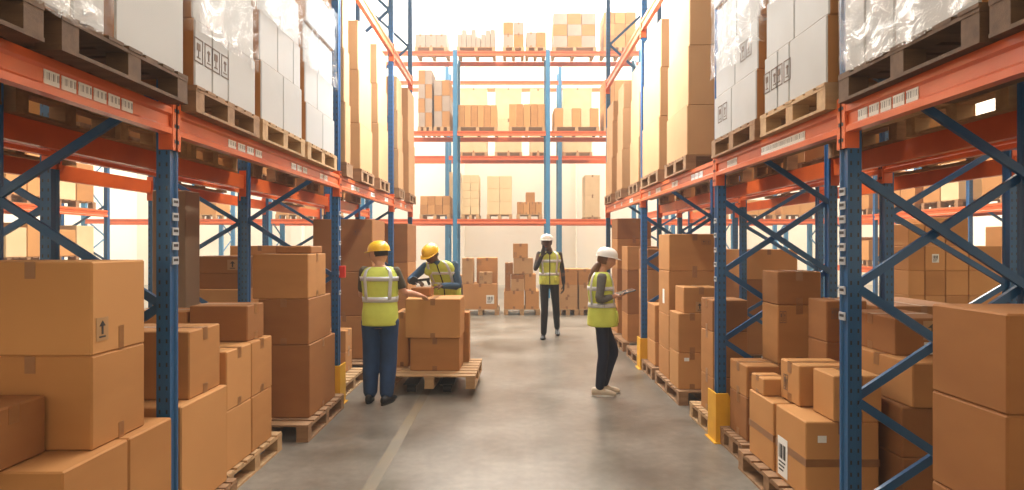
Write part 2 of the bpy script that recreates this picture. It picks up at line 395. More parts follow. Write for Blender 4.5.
post_labels(LP, 2, [1.1, 1.3, 1.45, 1.6, 1.75, 1.9], -1); post_labels(RP, 2, [1.3, 1.42, 1.54, 1.66, 1.78], 1)

# ------------------------------------------------------------------ pallets
def pallet(x0, x1, y0, y1, zb, label, group=None, full=True, mat='wood', rz=0, h=.14):
    cx, cy = (x0+x1)/2, (y0+y1)/2; a, b = (x1-x0)/2, (y1-y0)/2
    root = empty('wooden_pallet', (cx, cy, zb), rz); tag(root, label, 'pallet', group)
    def part(nm, bm): return link(nm, bm, mat, root)
    t = .015
    bm = bmesh.new(); n = 7                         # top boards run across x, on three stringer boards
    bw = 2*b/(n+ (n-1)*.35)
    for k in range(n):
        y = -b + k*bw*1.35; j = random.uniform(-.004, .004); abox(bm, -a+j, a+j, y, y+bw, h-t, h)
    part('deck_boards', bm)
    if full:
        for x in (-a, -.05, a-.1):
            bm = bmesh.new(); abox(bm, x, x+.1, -b, b, h-2*t, h-t); part('stringer_board', bm)
            bm = bmesh.new(); abox(bm, x, x+.1, -b, b, 0, t); part('bottom_board', bm)
            for y in (-b, -.045, b-.09):
                bm = bmesh.new(); abox(bm, x+.002, x+.098, y+.002, y+.088, t, h-2*t); part('block', bm)
    else:
        for x in (-a, -.05, a-.1):
            bm = bmesh.new(); abox(bm, x, x+.1, -b, b, 0, t)
            for y in (-b, -.045, b-.09): abox(bm, x+.002, x+.098, y+.002, y+.088, t-.001, h-t)
            part('runner', bm)
    return root

# ------------------------------------------------------------------ cartons
HEAP = {'on': False, 'bm': bmesh.new()}      # the small leftovers past 300 cartons become one object
CARDS = ['card', 'card', 'card', 'card_light', 'card_dark']
def mark(boxo, face, u, v, w_, h_, kind, dims):
    """printed mark or sticker on a face. face: 'F' toward the entrance, 'R'/'L' the +x / -x side. u,v centre as fractions"""
    dx, dy, dz = dims
    def place(bm, mat, nm, off):
        for vv in bm.verts:
            x, z = vv.co.x, vv.co.z; d = off + (0 if vv.co.y > .5 else .0012)
            if face == 'F': vv.co = (-dx/2 + u*dx + x, -dy/2 - d, v*dz + z)
            elif face == 'R': vv.co = (dx/2 + d, -dy/2 + u*dy + x, v*dz + z)
            elif face == 'L': vv.co = (-dx/2 - d, dy/2 - u*dy + x*-1, v*dz + z)
        bmesh.ops.recalc_face_normals(bm, faces=bm.faces)
        return link(nm, bm, mat, boxo)
    def rect(bm, a, b, c, d): abox(bm, a, b, 0, 1, c, d)
    if kind == 'arrow':
        bm = bmesh.new(); rect(bm, -w_/2, w_/2, -h_/2, h_/2); place(bm, 'tape_light', 'sticker', .0008)
        bm = bmesh.new(); q = h_*.36
        rect(bm, -w_*.26, w_*.26, -q, -q+h_*.07); rect(bm, -w_*.07, w_*.07, -q+h_*.14, q*.45)
        pr = [(-w_*.26, q*.35), (w_*.26, q*.35), (0, q)]
        A = [bm.verts.new((x, 0, z)) for x, z in pr]; B = [bm.verts.new((x, 1, z)) for x, z in pr]
        bm.faces.new(A); bm.faces.new(B[::-1])
        for i in range(3): bm.faces.new((A[i], B[i], B[(i+1) % 3], A[(i+1) % 3]))
        place(bm, 'ink', 'arrow_mark', .0022)
    elif kind == 'label':
        bm = bmesh.new(); rect(bm, -w_/2, w_/2, -h_/2, h_/2); place(bm, 'paper', 'shipping_label', .0008)
        bm = bmesh.new()
        for i in range(7):
            x = -w_*.38 + i*w_*.11; rect(bm, x, x + w_*(.03 + .03*((i*7) % 3)), -h_*.05, h_*.32)
        for i in range(3): rect(bm, -w_*.38, w_*(.30-.1*i), -h_*(.16+.1*i), -h_*(.12+.1*i))
        place(bm, 'ink', 'label_print', .0022)
    elif kind == 'small':
        bm = bmesh.new(); rect(bm, -w_/2, w_/2, -h_/2, h_/2); place(bm, 'paper', 'sticker', .0008)
    elif kind == 'signs':
        bm = bmesh.new()
        for i in range(2):
            c = (-.27+.54*i)*w_; fr = w_*.22
            rect(bm, c-fr, c+fr, -h_/2, -h_/2+h_*.05); rect(bm, c-fr, c+fr, h_/2-h_*.05, h_/2)
            rect(bm, c-fr, c-fr+w_*.03, -h_/2, h_/2); rect(bm, c+fr-w_*.03, c+fr, -h_/2, h_/2)
            if i == 0:                                # glass
                rect(bm, c-w_*.09, c+w_*.09, -h_*.32, -h_*.27); rect(bm, c-w_*.015, c+w_*.015, -h_*.27, 0); rect(bm, c-w_*.09, c+w_*.09, 0, h_*.3)
            else:
                rect(bm, c-w_*.1, c+w_*.1, -h_*.32, -h_*.27); rect(bm, c-w_*.03, c+w_*.03, -h_*.2, h_*.15)
                rect(bm, c-w_*.08, c+w_*.08, h_*.12, h_*.18); rect(bm, c-w_*.05, c+w_*.05, h_*.18, h_*.24)
        place(bm, 'print_faded', 'handling_marks', .0008)
newmat('tape_light', (.40, .22, .09), .5); newmat('print_faded', (.16, .10, .07), .8)
def box(x0, x1, y0, y1, z0, z1, label, group=None, mat=None, tape='x', marks=(), rz=None, small=False, name='cardboard_box'):
    if x0 > x1: x0, x1 = x1, x0
    dx, dy, dz = x1-x0, y1-y0, z1-z0
    if HEAP['on']:
        abox(HEAP['bm'], x0, x1, y0, y1, z0+.001, z1); return None
    if mat is None: mat = random.choice(CARDS)
    bm = bmesh.new(); bv = min(.007, dx/20)
    abox(bm, -dx/2, dx/2, -dy/2, dy/2, .001, dz, bv)
    if rz is None: rz = math.radians(random.uniform(-.5, .5))
    two = mat == 'lit_sides'                 # x sides painted paler to stand for light and film veil; ends plain card
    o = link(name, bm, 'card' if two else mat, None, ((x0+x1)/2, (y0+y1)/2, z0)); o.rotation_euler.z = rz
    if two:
        o.data.materials.append(M['card_side_lit'])
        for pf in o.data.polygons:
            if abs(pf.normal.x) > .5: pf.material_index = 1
    tag(o, label, 'box', group)
    if not small and tape:
        tw = min(.026, dy/8, dx/8); t = .0012; tl = min(.07, dz*.28)
        bm = bmesh.new()
        lo = []
        if tape == 'x':     # tape runs along x, tails on the +-x sides
            abox(bm, -dx/2-t, dx/2+t, -tw, tw, dz-.0005, dz+t)
            for sg in (-1, 1): abox(bm, *sorted((sg*(dx/2-.0005), sg*(dx/2+t))), -tw, tw, dz-tl, dz+t)
            for sg in (-1, 1): lo.append((*sorted((sg*(dx/2-.0005), sg*(dx/2+t))), -tw, tw, .002, tl*.8))
        else:
            abox(bm, -tw, tw, -dy/2-t, dy/2+t, dz-.0005, dz+t)
            for sg in (-1, 1): abox(bm, -tw, tw, *sorted((sg*(dy/2-.0005), sg*(dy/2+t))), dz-tl, dz+t)
            lo.append((-tw, tw, -dy/2-t, -dy/2+.0005, .002, tl*.8))
        link('packing_tape', bm, 'tape', o)
        for q in lo:
            bm = bmesh.new(); abox(bm, *q); link('packing_tape', bm, 'tape', o)
    for mk in marks: mark(o, *mk, (dx, dy, dz))
    return o
def X(px, Y): return (px-512)/FPX*Y
def Z(py, Y): return CH - (py-245)/FPX*Y

# ------------------------------------------------------------------ left side, floor level, from the camera inwards
LS = 'left side of the aisle'
pallet(-2.45, -1.66, 2.24, 2.98, 0, 'pallet under the nearest big cartons on the left')
# two low cartons at the front
box(-2.30, -1.70, 2.27, 2.66, .14, .74, 'large open-faced brown carton at the very front left, under the stacked pair', mat='card', tape=None)
box(-2.30, -1.70, 2.67, 3.00, .14, .74, 'large brown carton at front left beside the first blue post, low in the pile', mat='card', tape=None)
box(-2.38, -1.75, 2.50, 2.86, .74, 1.135, 'big brown carton at left edge, second from the top of the nearest pile', mat='card', tape=None, marks=[], rz=0)
b_ = box(-2.38, -1.75, 2.50, 2.86, 1.135, 1.53, 'big brown carton with black up arrow, on top of the nearest left pile', mat='card_light', tape=None, rz=0, marks=[('R', .17, .27, .075, .10, 'arrow')])
def tape_tails(o, dx, dy, dz, spots):
    for face, u, v0, v1, wd in spots:
        bm = bmesh.new()
        if face == 'F': abox(bm, -dx/2+u*dx-wd/2, -dx/2+u*dx+wd/2, -dy/2-.0012, -dy/2, v0*dz, v1*dz)
        elif face == 'R': abox(bm, dx/2, dx/2+.0012, -dy/2+u*dy-wd/2, -dy/2+u*dy+wd/2, v0*dz, v1*dz)
        elif face == 'L': abox(bm, -dx/2-.0012, -dx/2, -dy/2+u*dy-wd/2, -dy/2+u*dy+wd/2, v0*dz, v1*dz)
        link('packing_tape', bm, 'tape', o)
tape_tails(b_, .63, .36, .395, [('F', .59, .82, 1, .045), ('R', .52, 0, .27, .035)])
b2 = bpy.data.objects['cardboard_box.002']; tape_tails(b2, .63, .36, .395, [('F', .59, .82, 1, .045), ('R', .52, 0, .18, .035)])
box(-2.50, -1.93, 2.13, 2.485, .742, .98, 'small dark brown carton leaning in from the left picture edge in front of the pile', mat='card_dark', tape=None, rz=0)
tape_tails(bpy.data.objects['cardboard_box.004'], .57, .355, .238, [('R', .55, .70, 1, .05)])
# behind the first post
pallet(-2.50, -1.72, 3.18, 3.76, 0, 'pallet just behind the first left post, under a big square carton')
box(-2.45, -1.765, 3.20, 3.72, .14, .735, 'big square brown carton low behind the first left post', mat='card_light', tape=None)
box(-2.30, -1.80, 3.34, 3.70, .735, 1.117, 'medium brown carton with light top behind the first left post', mat='card', tape='x')
# second pallet with six cartons
pallet(-2.60, -1.80, 3.80, 4.70, 0, 'pallet with cut wood ends protruding behind the first left post', mat='wood_pale')
for k, (ya, yb, nm) in enumerate(((3.84, 4.20, 'near'), (4.21, 4.56, 'far'))):
    for q, (za, zb) in enumerate(((.14, .53), (.53, .915))):
        box(-2.42, -1.825, ya, yb, za, zb, '%s %s plain carton in the block of four on the second left pallet' % (nm, ('lower', 'upper')[q]), mat=('card_light', 'card')[k], tape=None if q == 0 else 'x')
box(-2.28, -1.87, 4.24, 4.52, .915, 1.17, 'small brown carton standing on the block of four cartons at left', mat='card_dark', tape='x')
box(-2.72, -2.30, 4.24, 4.50, .915, 1.13, 'small carton half hidden behind another on the block of four at left', mat='card', tape='x')
# third pallet, tall stack of three
pallet(-2.45, -1.65, 4.86, 5.90, 0, 'dark pallet under the tall stack of three big cartons, left', mat='wood')
box(-2.09, -1.705, 5.06, 5.78, .14, .757, 'largest carton, bottom of the tall stack of three before the second left post', mat='card_dark', tape='x')
box(-2.14, -1.715, 5.06, 5.68, .757, 1.145, 'middle carton of the tall stack of three before the second left post', mat='card_dark', tape='y')
box(-2.19, -1.72, 5.06, 5.54, 1.145, 1.524, 'top wide carton of the tall stack of three before the second left post', mat='card', tape='x')
box(-2.05, -1.74, 5.20, 5.50, 1.526, 1.59, 'flat dark carton lying on top of the tall stack of three, left', mat='card_dark', tape=None)
# small cartons and pallets behind the second post
pallet(-2.55, -1.75, 6.20, 7.15, 0, 'pale pallet between the second left post and the worker in blue trousers', mat='wood_pale')
box(-2.50, -1.90, 6.85, 7.12, .14, .37, 'small carton at the bottom of the low pair behind the second left post', mat='card', tape='x')
box(-2.50, -1.90, 6.85, 7.12, .37, .62, 'small carton on top of the low pair behind the second left post', mat='card', tape='x')
pallet(-2.60, -1.72, 7.35, 8.60, 0, 'pallet under the large carton stack behind the worker with back turned')
for q, (za, zb, d) in enumerate(((.14, .69, 'bottom'), (.69, 1.255, 'middle'), (1.255, 1.93, 'top'))):
    box(-2.55, -1.75-.02*q, 7.68, 8.45, za, zb, '%s large carton of stack behind the worker with back turned' % d, mat=('card', 'card_dark', 'card_dark')[q], tape='y', marks=[('F', .75, .75, .10, .07, 'signs')] if q == 2 else [])
pallet(-2.55, -1.62, 9.42, 10.34, 0, 'pallet under the last carton stack on the left')
for q, (za, zb, d) in enumerate(((.14, .72, 'bottom'), (.72, 1.32, 'middle'), (1.32, 1.94, 'top'))):
    box(-2.35, -1.65, 9.50, 10.32, za, zb, '%s carton of the last tall stack on the left, at the rack end' % d, mat='card_dark' if q == 2 else 'card', tape='y')
# cartons behind, in the back to back rack
box(-3.42, -3.10, 5.70, 5.96, 0, 2.12, 'tall narrow brown board crate standing upright behind the first left post', mat='brown_cladding', tape=None, rz=0, name='tall_crate')
def gstack(x0, x1, y0, y1, z0, hs, desc, mats=('card',), tape='y', marks=None, small=False, shrink=0, group=None, jit=.008):
    z = z0; n = len(hs)
    for i, h in enumerate(hs):
        t = 'only' if n == 1 else ('top' if i == n-1 else 'bottom' if i == 0 else ('middle' if n == 3 else ['', 'second', 'third', 'fourth', 'fifth', 'sixth'][i] + ' from bottom'))
        lab = ('carton %s' % desc) if n == 1 else '%s carton of %s' % (t, desc)
        j = random.uniform(-jit, jit) - shrink*i
        box(x0-j, x1+j, y0-j, y1+j, z, z+h, lab, group, mats[i % len(mats)], tape, (marks or {}).get(i, []), small=small)
        z += h
pallet(-3.95, -3.0, 6.72, 7.70, 0, 'pallet in the back rack left, seen between second left post and first', full=False)
gstack(-3.90, -3.05, 6.85, 7.55, .14, [.5, .45], 'the wide pair behind the block of four, left back rack', ('card', 'card_light'), 'x')
gstack(-3.70, -3.08, 6.95, 7.45, 1.09, [.18, .20], 'the flat pair with up arrow sign in left back rack', ('card_dark', 'card_dark'), None, {1: [('F', .75, .5, .12, .12, 'arrow')]})
pallet(-3.9, -3.0, 8.0, 9.3, 0, 'farther pallet in the back rack left, loaded three cartons high', full=False)
gstack(-3.85, -3.05, 8.2, 9.1, .14, [.5, .5, .45], 'the three high stack farther back in the left back rack', ('card_dark', 'card', 'card_light'), 'y')

# ------------------------------------------------------------------ right side, floor level
pallet(1.62, 2.50, 1.75, 2.48, 0, 'pallet under the nearest dark pile at the right edge')
gstack(1.65, 2.35, 2.00, 2.36, .14, [.537, .353, .34], 'the nearest pile at the right picture edge', ('card_dark',), None, jit=0)  # darker card colour stands in for the weak light on this pile
pallet(2.02, 2.64, 3.14, 3.70, 0, 'pallet deep in the right rack, beyond the first right post')
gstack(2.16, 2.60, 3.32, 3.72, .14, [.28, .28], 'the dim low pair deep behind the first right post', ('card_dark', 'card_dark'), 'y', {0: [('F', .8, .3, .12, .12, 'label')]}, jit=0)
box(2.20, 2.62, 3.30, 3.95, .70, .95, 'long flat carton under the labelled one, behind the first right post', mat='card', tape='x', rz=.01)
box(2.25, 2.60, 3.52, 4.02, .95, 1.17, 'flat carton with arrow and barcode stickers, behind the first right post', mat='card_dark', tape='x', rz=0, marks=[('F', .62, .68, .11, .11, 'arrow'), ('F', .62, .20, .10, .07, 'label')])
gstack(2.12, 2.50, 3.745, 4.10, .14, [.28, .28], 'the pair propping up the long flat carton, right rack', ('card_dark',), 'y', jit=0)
pallet(1.62, 2.14, 3.36, 4.30, 0, 'pallet under the two big taped cartons between the first two right posts')
box(1.68, 2.10, 3.43, 3.82, .14, .588, 'big carton with white barcode label and wide dark tape, right foreground', mat='card_light', tape='y', rz=0, marks=[('F', .22, .78, .05, .04, 'small'), ('L', .25, .32, .13, .24, 'label')])
box(1.68, 2.08, 3.86, 4.25, .14, .582, 'big taped carton behind the one with the barcode label, right side', mat='card_light', tape='y', rz=0)
def band(o, dx, dy, z, wd=.045):
    bm = bmesh.new(); t = .0014
    abox(bm, -dx/2-t, dx/2+t, -dy/2-t, dy/2+t, z, z+wd); link('packing_tape', bm, 'tape', o)
allb = [o for o in bpy.data.objects if o.get('label', '').startswith('big carton with white barcode') or o.get('label', '').startswith('big taped carton')]
for o in allb:
    d = o.dimensions; bpy.context.view_layer.update(); band(o, .42 if 'white' in o['label'] else .40, .39, .19)
box(1.79, 2.12, 3.74, 4.00, .590, .846, 'small carton with taped front, rear one of two on the big taped cartons', mat='card_light', tape='x', rz=0, marks=[('L', .3, .45, .06, .10, 'signs')])
box(1.835, 2.11, 3.42, 3.66, .590, .853, 'small carton nearest the first right post, on the big labelled carton', mat='card_light', tape='y', rz=0)
box(1.69, 1.86, 4.03, 4.24, .584, .70, 'little flat carton on the rear big taped carton, right side', mat='card_light', tape='x', rz=0)
pallet(1.68, 2.05, 4.38, 4.85, 0, 'small pallet just before the yellow guard, right side')
gstack(1.74, 1.99, 4.45, 4.79, .14, [.325, .235], 'the narrow pair just before the yellow guard, right side', ('card_dark', 'card'), 'x', {1: [('F', .18, .7, .05, .06, 'signs')]}, jit=0)
pallet(2.06, 2.60, 4.45, 4.88, 0, 'pallet deep in the right rack under the tall narrow stack')
gstack(2.03, 2.36, 4.58, 4.87, .14, [.55, .45, .257], 'the tall narrow stack deep between the first two right posts', ('card_dark', 'card', 'card_dark'), 'y', {1: [('F', .12, .8, .05, .09, 'signs')]}, jit=0)
gstack(2.16, 2.44, 4.12, 4.38, .0, [.52, .41, .285], 'the slim dark stack behind the small cartons, right rack', ('card_dark',), 'y', {2: [('F', .2, .7, .05, .07, 'signs')]}, jit=0)
# beyond the second post
pallet(1.66, 2.16, 5.02, 5.62, 0, 'pale pallet just beyond the yellow guard, right side', mat='wood_pale')
gstack(1.72, 2.02, 5.14, 5.46, .14, [.32, .392, .275], 'the narrow three high stack just beyond the yellow guard', ('card', 'card', 'card_dark'), 'x', {2: [('F', .2, .6, .05, .06, 'signs')]}, jit=0)
pallet(1.66, 2.30, 5.98, 6.98, 0, 'pallet under the pair of medium cartons with small one on top, right side')
gstack(1.68, 1.96, 6.06, 6.40, .14, [.37, .398], 'the white-stickered pair in front of the tall big stack', ('card_light', 'card'), 'y', {0: [('F', .3, .82, .05, .035, 'small')]}, jit=0)
box(1.74, 2.10, 6.08, 6.40, .908, 1.17, 'small carton with dark printed corner on the medium pair, right side', mat='card', tape='y', marks=[('F', .45, .25, .08, .10, 'arrow')], rz=0)
gstack(1.70, 2.26, 6.50, 6.95, .14, [.315, .382, .48, .403], 'the tallest big stack right, just left of the second post', ('card', 'card', 'card', 'card'), 'y', {3: [('F', .72, .78, .10, .05, 'signs')], 2: [('L', .5, .4, .08, .16, 'small')]}, jit=0)
pallet(1.66, 2.30, 7.12, 7.70, 0, 'pallet just before the third right post behind the tallest stack')
gstack(1.72, 2.15, 7.22, 7.62, .14, [.29, .447], 'the lower pair just before the third right post', ('card_light', 'card'), 'y', jit=0)
pallet(1.66, 2.46, 7.92, 8.72, 0, 'pallet just beyond the third right post')
gstack(1.80, 2.20, 7.98, 8.50, .14, [.327, .386, .414, .28], 'the four high stack just beyond the third right post', ('card', 'card', 'card_light', 'card_dark'), 'y', jit=0)
pallet(1.66, 2.46, 9.00, 9.75, 0, 'pallet two beyond the third right post')
gstack(1.74, 2.2, 9.05, 9.50, .14, [.417, .66, .363], 'the stack two beyond the third right post, behind the tablet', ('card', 'card_dark', 'card'), 'y', jit=0)
pallet(1.66, 2.46, 9.85, 10.60, 0, 'last pallet on the floor of the right rack', full=False)
gstack(1.74, 2.30, 9.92, 10.45, .14, [.55, .51, .50, .34], 'the last stack on the floor of the right rack', ('card', 'card_dark', 'card', 'card_dark'), 'y', jit=0)
# block of cartons beyond the right racks, through the bracing
pallet(4.55, 5.85, 6.85, 7.75, 0, 'wide pallet in the right side aisle beyond the bracing', full=False)
xs = [4.62, 4.82, 5.06, 5.33, 5.72]
k = 0
for c in range(4):
    z = .14
    for r in range(6 if c != 3 else 6):
        h = .29 if r < 5 else (.33 if c in (1, 2) else .26)
        if c == 3 and r == 5: continue
        rows = ['bottom', 'second', 'third', 'fourth', 'fifth', 'top'][r]; cols = ['first', 'second', 'third', 'fourth'][c]
        box(xs[c]+.004, xs[c+1]-.004, 7.0, 7.45, z, z+h, '%s row carton, %s column of the block beyond the right bracing' % (rows, cols), 'carton block in the right side aisle', ('card_light', 'card', 'card_light')[(c+r) % 3], None, [('F', .5, .5, .08, .10, 'label')] if (c, r) == (1, 4) else [], small=True, rz=0)
        z += h
pallet(5.95, 6.9, 6.9, 7.7, 0, 'pallet beside the wide carton block, right side aisle', full=False)
gstack(6.0, 6.7, 7.0, 7.6, .14, [.42, .42, .45, .4], 'the stack beside the wide carton block, right side aisle', ('card_light', 'card'), 'y', small=True)
# back to back rack on the right, floor level loads
for (ya, yb, hs, d) in ((5.0, 5.9, [.5, .45], 'low pair'), (8.0, 8.9, [.5, .5, .4], 'three high stack'), ):
    pallet(3.0, 3.9, ya-.03, yb+.05, 0, 'pallet under the %s in the right back rack' % d, full=False)
    gstack(3.05, 3.82, ya, yb, .14, hs, 'the %s on the floor of the right back rack' % d, ('card', 'card_dark', 'card_light'), 'y')

# ------------------------------------------------------------------ upper shelf loads beside the aisle
PT = LV1 + .14
def wrap(x0, x1, y0, y1, z0, z1, label):
    """wrinkled stretch film around several cartons"""
    bm = bmesh.new(); g = .012
    x0, x1 = min(x0, x1)-g, max(x0, x1)+g; y0 -= g; y1 += g
    nx, ny, nz = max(3, int((x1-x0)/.07)), max(3, int((y1-y0)/.07)), max(4, int((z1-z0)/.06))
    ring = [(x0+(x1-x0)*i/nx, y0) for i in range(nx)] + [(x1, y0+(y1-y0)*i/ny) for i in range(ny)] + [(x1-(x1-x0)*i/nx, y1) for i in range(nx)] + [(x0, y1-(y1-y0)*i/ny) for i in range(ny)]
    cx, cy = (x0+x1)/2, (y0+y1)/2; rows = []
    for k in range(nz+1):
        z = z0+(z1-z0)*k/nz; row = []
        for (x, y) in ring:
            n = noise.noise(Vector((x*5, y*5, z*4)))*.010 + .006
            if k == 0: n += .01*noise.noise(Vector((x*9, y*9, 0)))
            d = Vector((x-cx, y-cy, 0)).normalized()*n
            row.append(bm.verts.new((x+d.x-cx, y+d.y-cy, z-z0 + (noise.noise(Vector((x*4, y*4, 3)))*.05 if k == 0 else 0))))
        rows.append(row)
    for a, b in zip(rows, rows[1:]):
        for i in range(len(ring)): bm.faces.new((a[i], a[(i+1) % len(ring)], b[(i+1) % len(ring)], b[i]))
    o = link('plastic_wrap', bm, 'film', None, (cx, cy, z0), True); tag(o, label, 'plastic wrap'); return o
def load(side, y0, y1, rows, desc, L=1.62, W=.95, mats=('lit_sides',), pal=True, wz=None, pm='wood', marks=None):
    """rows: list of (height, [fractions along y]) ; side -1 left, +1 right"""
    s = side; sd = 'left' if s < 0 else 'right'
    if pal: pallet(*sorted((s*L, s*(L+1.05))), y0-.02, y1+.02, LV1+.002, 'pallet on %s upper shelf, %s' % (sd, desc), 'pallets on the upper shelves', mat=pm)
    z = PT + .003; n = len(rows); k = 0
    for r, (h, fr) in enumerate(rows):
        t = ['bottom', 'second', 'third', 'fourth'][r] if r < n-1 or n == 1 else 'top'
        e = [0] + list(fr) + [1]
        for i in range(len(e)-1):
            ya, yb = y0+(y1-y0)*e[i], y0+(y1-y0)*e[i+1]
            pos = '' if len(e) == 2 else (['nearer', 'farther'][i] if len(e) == 3 else ['near', 'centre', 'far', 'farthest'][i])
            off = .012*((r*7+i*3) % 3)
            mk = (marks or {}).get((r, i), [])
            box(s*(L+.02+off), s*(L+W), ya+.003, yb-.003, z, z+h, (pos + ' ' + t + ' carton, ' + desc).strip() + ', %s shelf' % sd, None, mats[k % len(mats)], None if pos else 'y', mk, rz=0); k += 1
        z += h
    if wz: wrap(s*(L+.015), s*(L+W), y0, y1, PT+wz[0], PT+wz[1], 'clear film, %s, %s shelf' % (desc, sd))
SG = lambda f: [(f, .5, .55, .20, .13, 'signs')]
# left shelf
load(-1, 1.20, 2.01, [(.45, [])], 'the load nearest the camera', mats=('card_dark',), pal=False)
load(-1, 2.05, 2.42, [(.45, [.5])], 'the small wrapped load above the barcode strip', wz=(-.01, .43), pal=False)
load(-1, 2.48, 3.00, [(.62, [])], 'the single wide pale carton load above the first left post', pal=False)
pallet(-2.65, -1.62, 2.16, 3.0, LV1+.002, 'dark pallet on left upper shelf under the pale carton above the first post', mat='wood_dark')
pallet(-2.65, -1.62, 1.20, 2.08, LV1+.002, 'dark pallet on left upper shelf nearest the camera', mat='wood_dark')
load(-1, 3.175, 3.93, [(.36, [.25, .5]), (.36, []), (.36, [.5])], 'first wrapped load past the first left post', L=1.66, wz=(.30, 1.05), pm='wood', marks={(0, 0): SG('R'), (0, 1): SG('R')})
load(-1, 4.02, 4.80, [(.40, [.5]), (.34, [.4, .8]), (.34, [.5])], 'the middle load with staggered cartons', L=1.66, mats=('lit_sides',), wz=(.72, 1.1), pm='wood_pale')
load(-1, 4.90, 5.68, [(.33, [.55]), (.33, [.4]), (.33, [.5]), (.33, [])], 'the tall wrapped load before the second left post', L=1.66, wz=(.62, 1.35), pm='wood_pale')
TM = ('card_kraft',)
load(-1, 6.12, 6.32, [(.62, []), (.55, []), (.5, [])], 'the tall stack right behind the second left post', L=1.68, W=.9, mats=TM)
load(-1, 6.64, 7.22, [(.51, []), (.59, []), (.55, [])], 'the tall plain stack with a high seam', L=1.66, W=.9, mats=TM)
load(-1, 7.57, 8.14, [(.70, []), (.50, []), (.50, [])], 'the tall plain stack before the third left post', L=1.66, W=.9, mats=TM)
load(-1, 8.88, 9.28, [(.58, []), (.58, []), (.50, [])], 'the tall plain stack just past the third left post', L=1.66, W=.85, mats=TM)
load(-1, 9.76, 10.37, [(.85, []), (.87, [])], 'the last tall stack at the left rack end', L=1.66, W=.9, mats=TM)
# right shelf
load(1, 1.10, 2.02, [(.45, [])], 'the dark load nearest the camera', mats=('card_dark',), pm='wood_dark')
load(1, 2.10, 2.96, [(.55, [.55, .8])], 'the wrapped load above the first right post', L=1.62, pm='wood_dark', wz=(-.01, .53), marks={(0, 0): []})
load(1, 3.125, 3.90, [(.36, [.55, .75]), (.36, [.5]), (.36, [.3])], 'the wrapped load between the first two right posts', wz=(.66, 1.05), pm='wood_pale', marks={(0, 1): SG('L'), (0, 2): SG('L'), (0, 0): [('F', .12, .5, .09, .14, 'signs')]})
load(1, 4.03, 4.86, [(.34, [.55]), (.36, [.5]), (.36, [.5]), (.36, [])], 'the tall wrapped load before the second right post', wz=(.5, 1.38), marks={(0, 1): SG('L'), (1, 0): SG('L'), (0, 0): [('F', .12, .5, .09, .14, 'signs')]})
load(1, 5.62, 6.36, [(.47, []), (.56, []), (.62, [])], 'the broad plain stack beyond the second right post', L=1.62, W=.95, mats=TM)
load(1, 6.70, 7.55, [(.60, []), (.55, []), (.54, [])], 'the tall plain stack before the third right post', L=1.62, W=.9, mats=TM)
load(1, 7.98, 8.55, [(.60, []), (.60, []), (.40, [])], 'the tall plain stack just past the third right post', L=1.66, W=.8, mats=TM)
load(1, 8.95, 9.40, [(.60, []), (.60, []), (.38, [])], 'the slim tall stack near the right rack end', L=1.62, W=.9, mats=TM)
load(1, 9.86, 10.5, [(.60, []), (.60, []), (.34, [])], 'the last tall stack at the right rack end', L=1.62, W=.9, mats=TM)
# upper shelf of the back to back racks (seen only under and between the near loads)
for s, sd in ((-1, 'left'), (1, 'right')):
    for j, (ya, yb) in enumerate(((5.0, 6.2), (7.95, 9.15), (10.8, 12.0)) if s > 0 else ((4.1, 5.3), (6.9, 8.1), (9.9, 11.1))):
        d = ['nearest', 'middle', 'farthest'][j]
        pallet(*sorted((s*2.95, s*3.95)), ya, yb, LV1+.002, '%s pallet on the %s back rack shelf' % (d, sd), full=False)
        box(s*3.0, s*3.9, ya+.04, yb-.04, PT+.003, PT+.9, '%s big carton on the %s back rack shelf' % (d, sd), None, 'card', 'y')
# distant side racks
for s, sd in ((-1, 'left'), (1, 'right')):
    ys = ((9.8, 10.7), (10.9, 11.9)) if s < 0 else ((9.6, 10.6), (11.1, 12.1), (12.3, 13.3), (13.9, 14.8))
    for j, (ya, yb) in enumerate(ys):
        o_ = ['first', 'second', 'third', 'fourth'][j]
        for lv, nm, hh in ((1.25 if s < 0 else 1.1, 'middle', .62), (LV1, 'top', .85)):
            if s > 0 and lv < 2 and j != 3: continue
            h = hh*random.uniform(.8, 1)
            pallet(*sorted((s*8.25, s*9.15)), ya, yb, lv+.002, '%s loaded pallet, %s shelf of the distant %s rack' % (o_, nm, sd), full=False)
            m_ = (ya+yb)/2
            for q, (a, b) in enumerate(((ya+.02, m_-.01), (m_+.01, yb-.02))):
                box(s*8.28, s*9.05, a, b, lv+.145, lv+.145+h*(1 if q else .85), '%s carton, %s pallet, %s shelf of distant %s rack' % (('nearer', 'farther')[q], o_, nm, sd), 'cartons in the distant side racks', random.choice(['card_light', 'card_cream', 'card']), 'y', small=True)

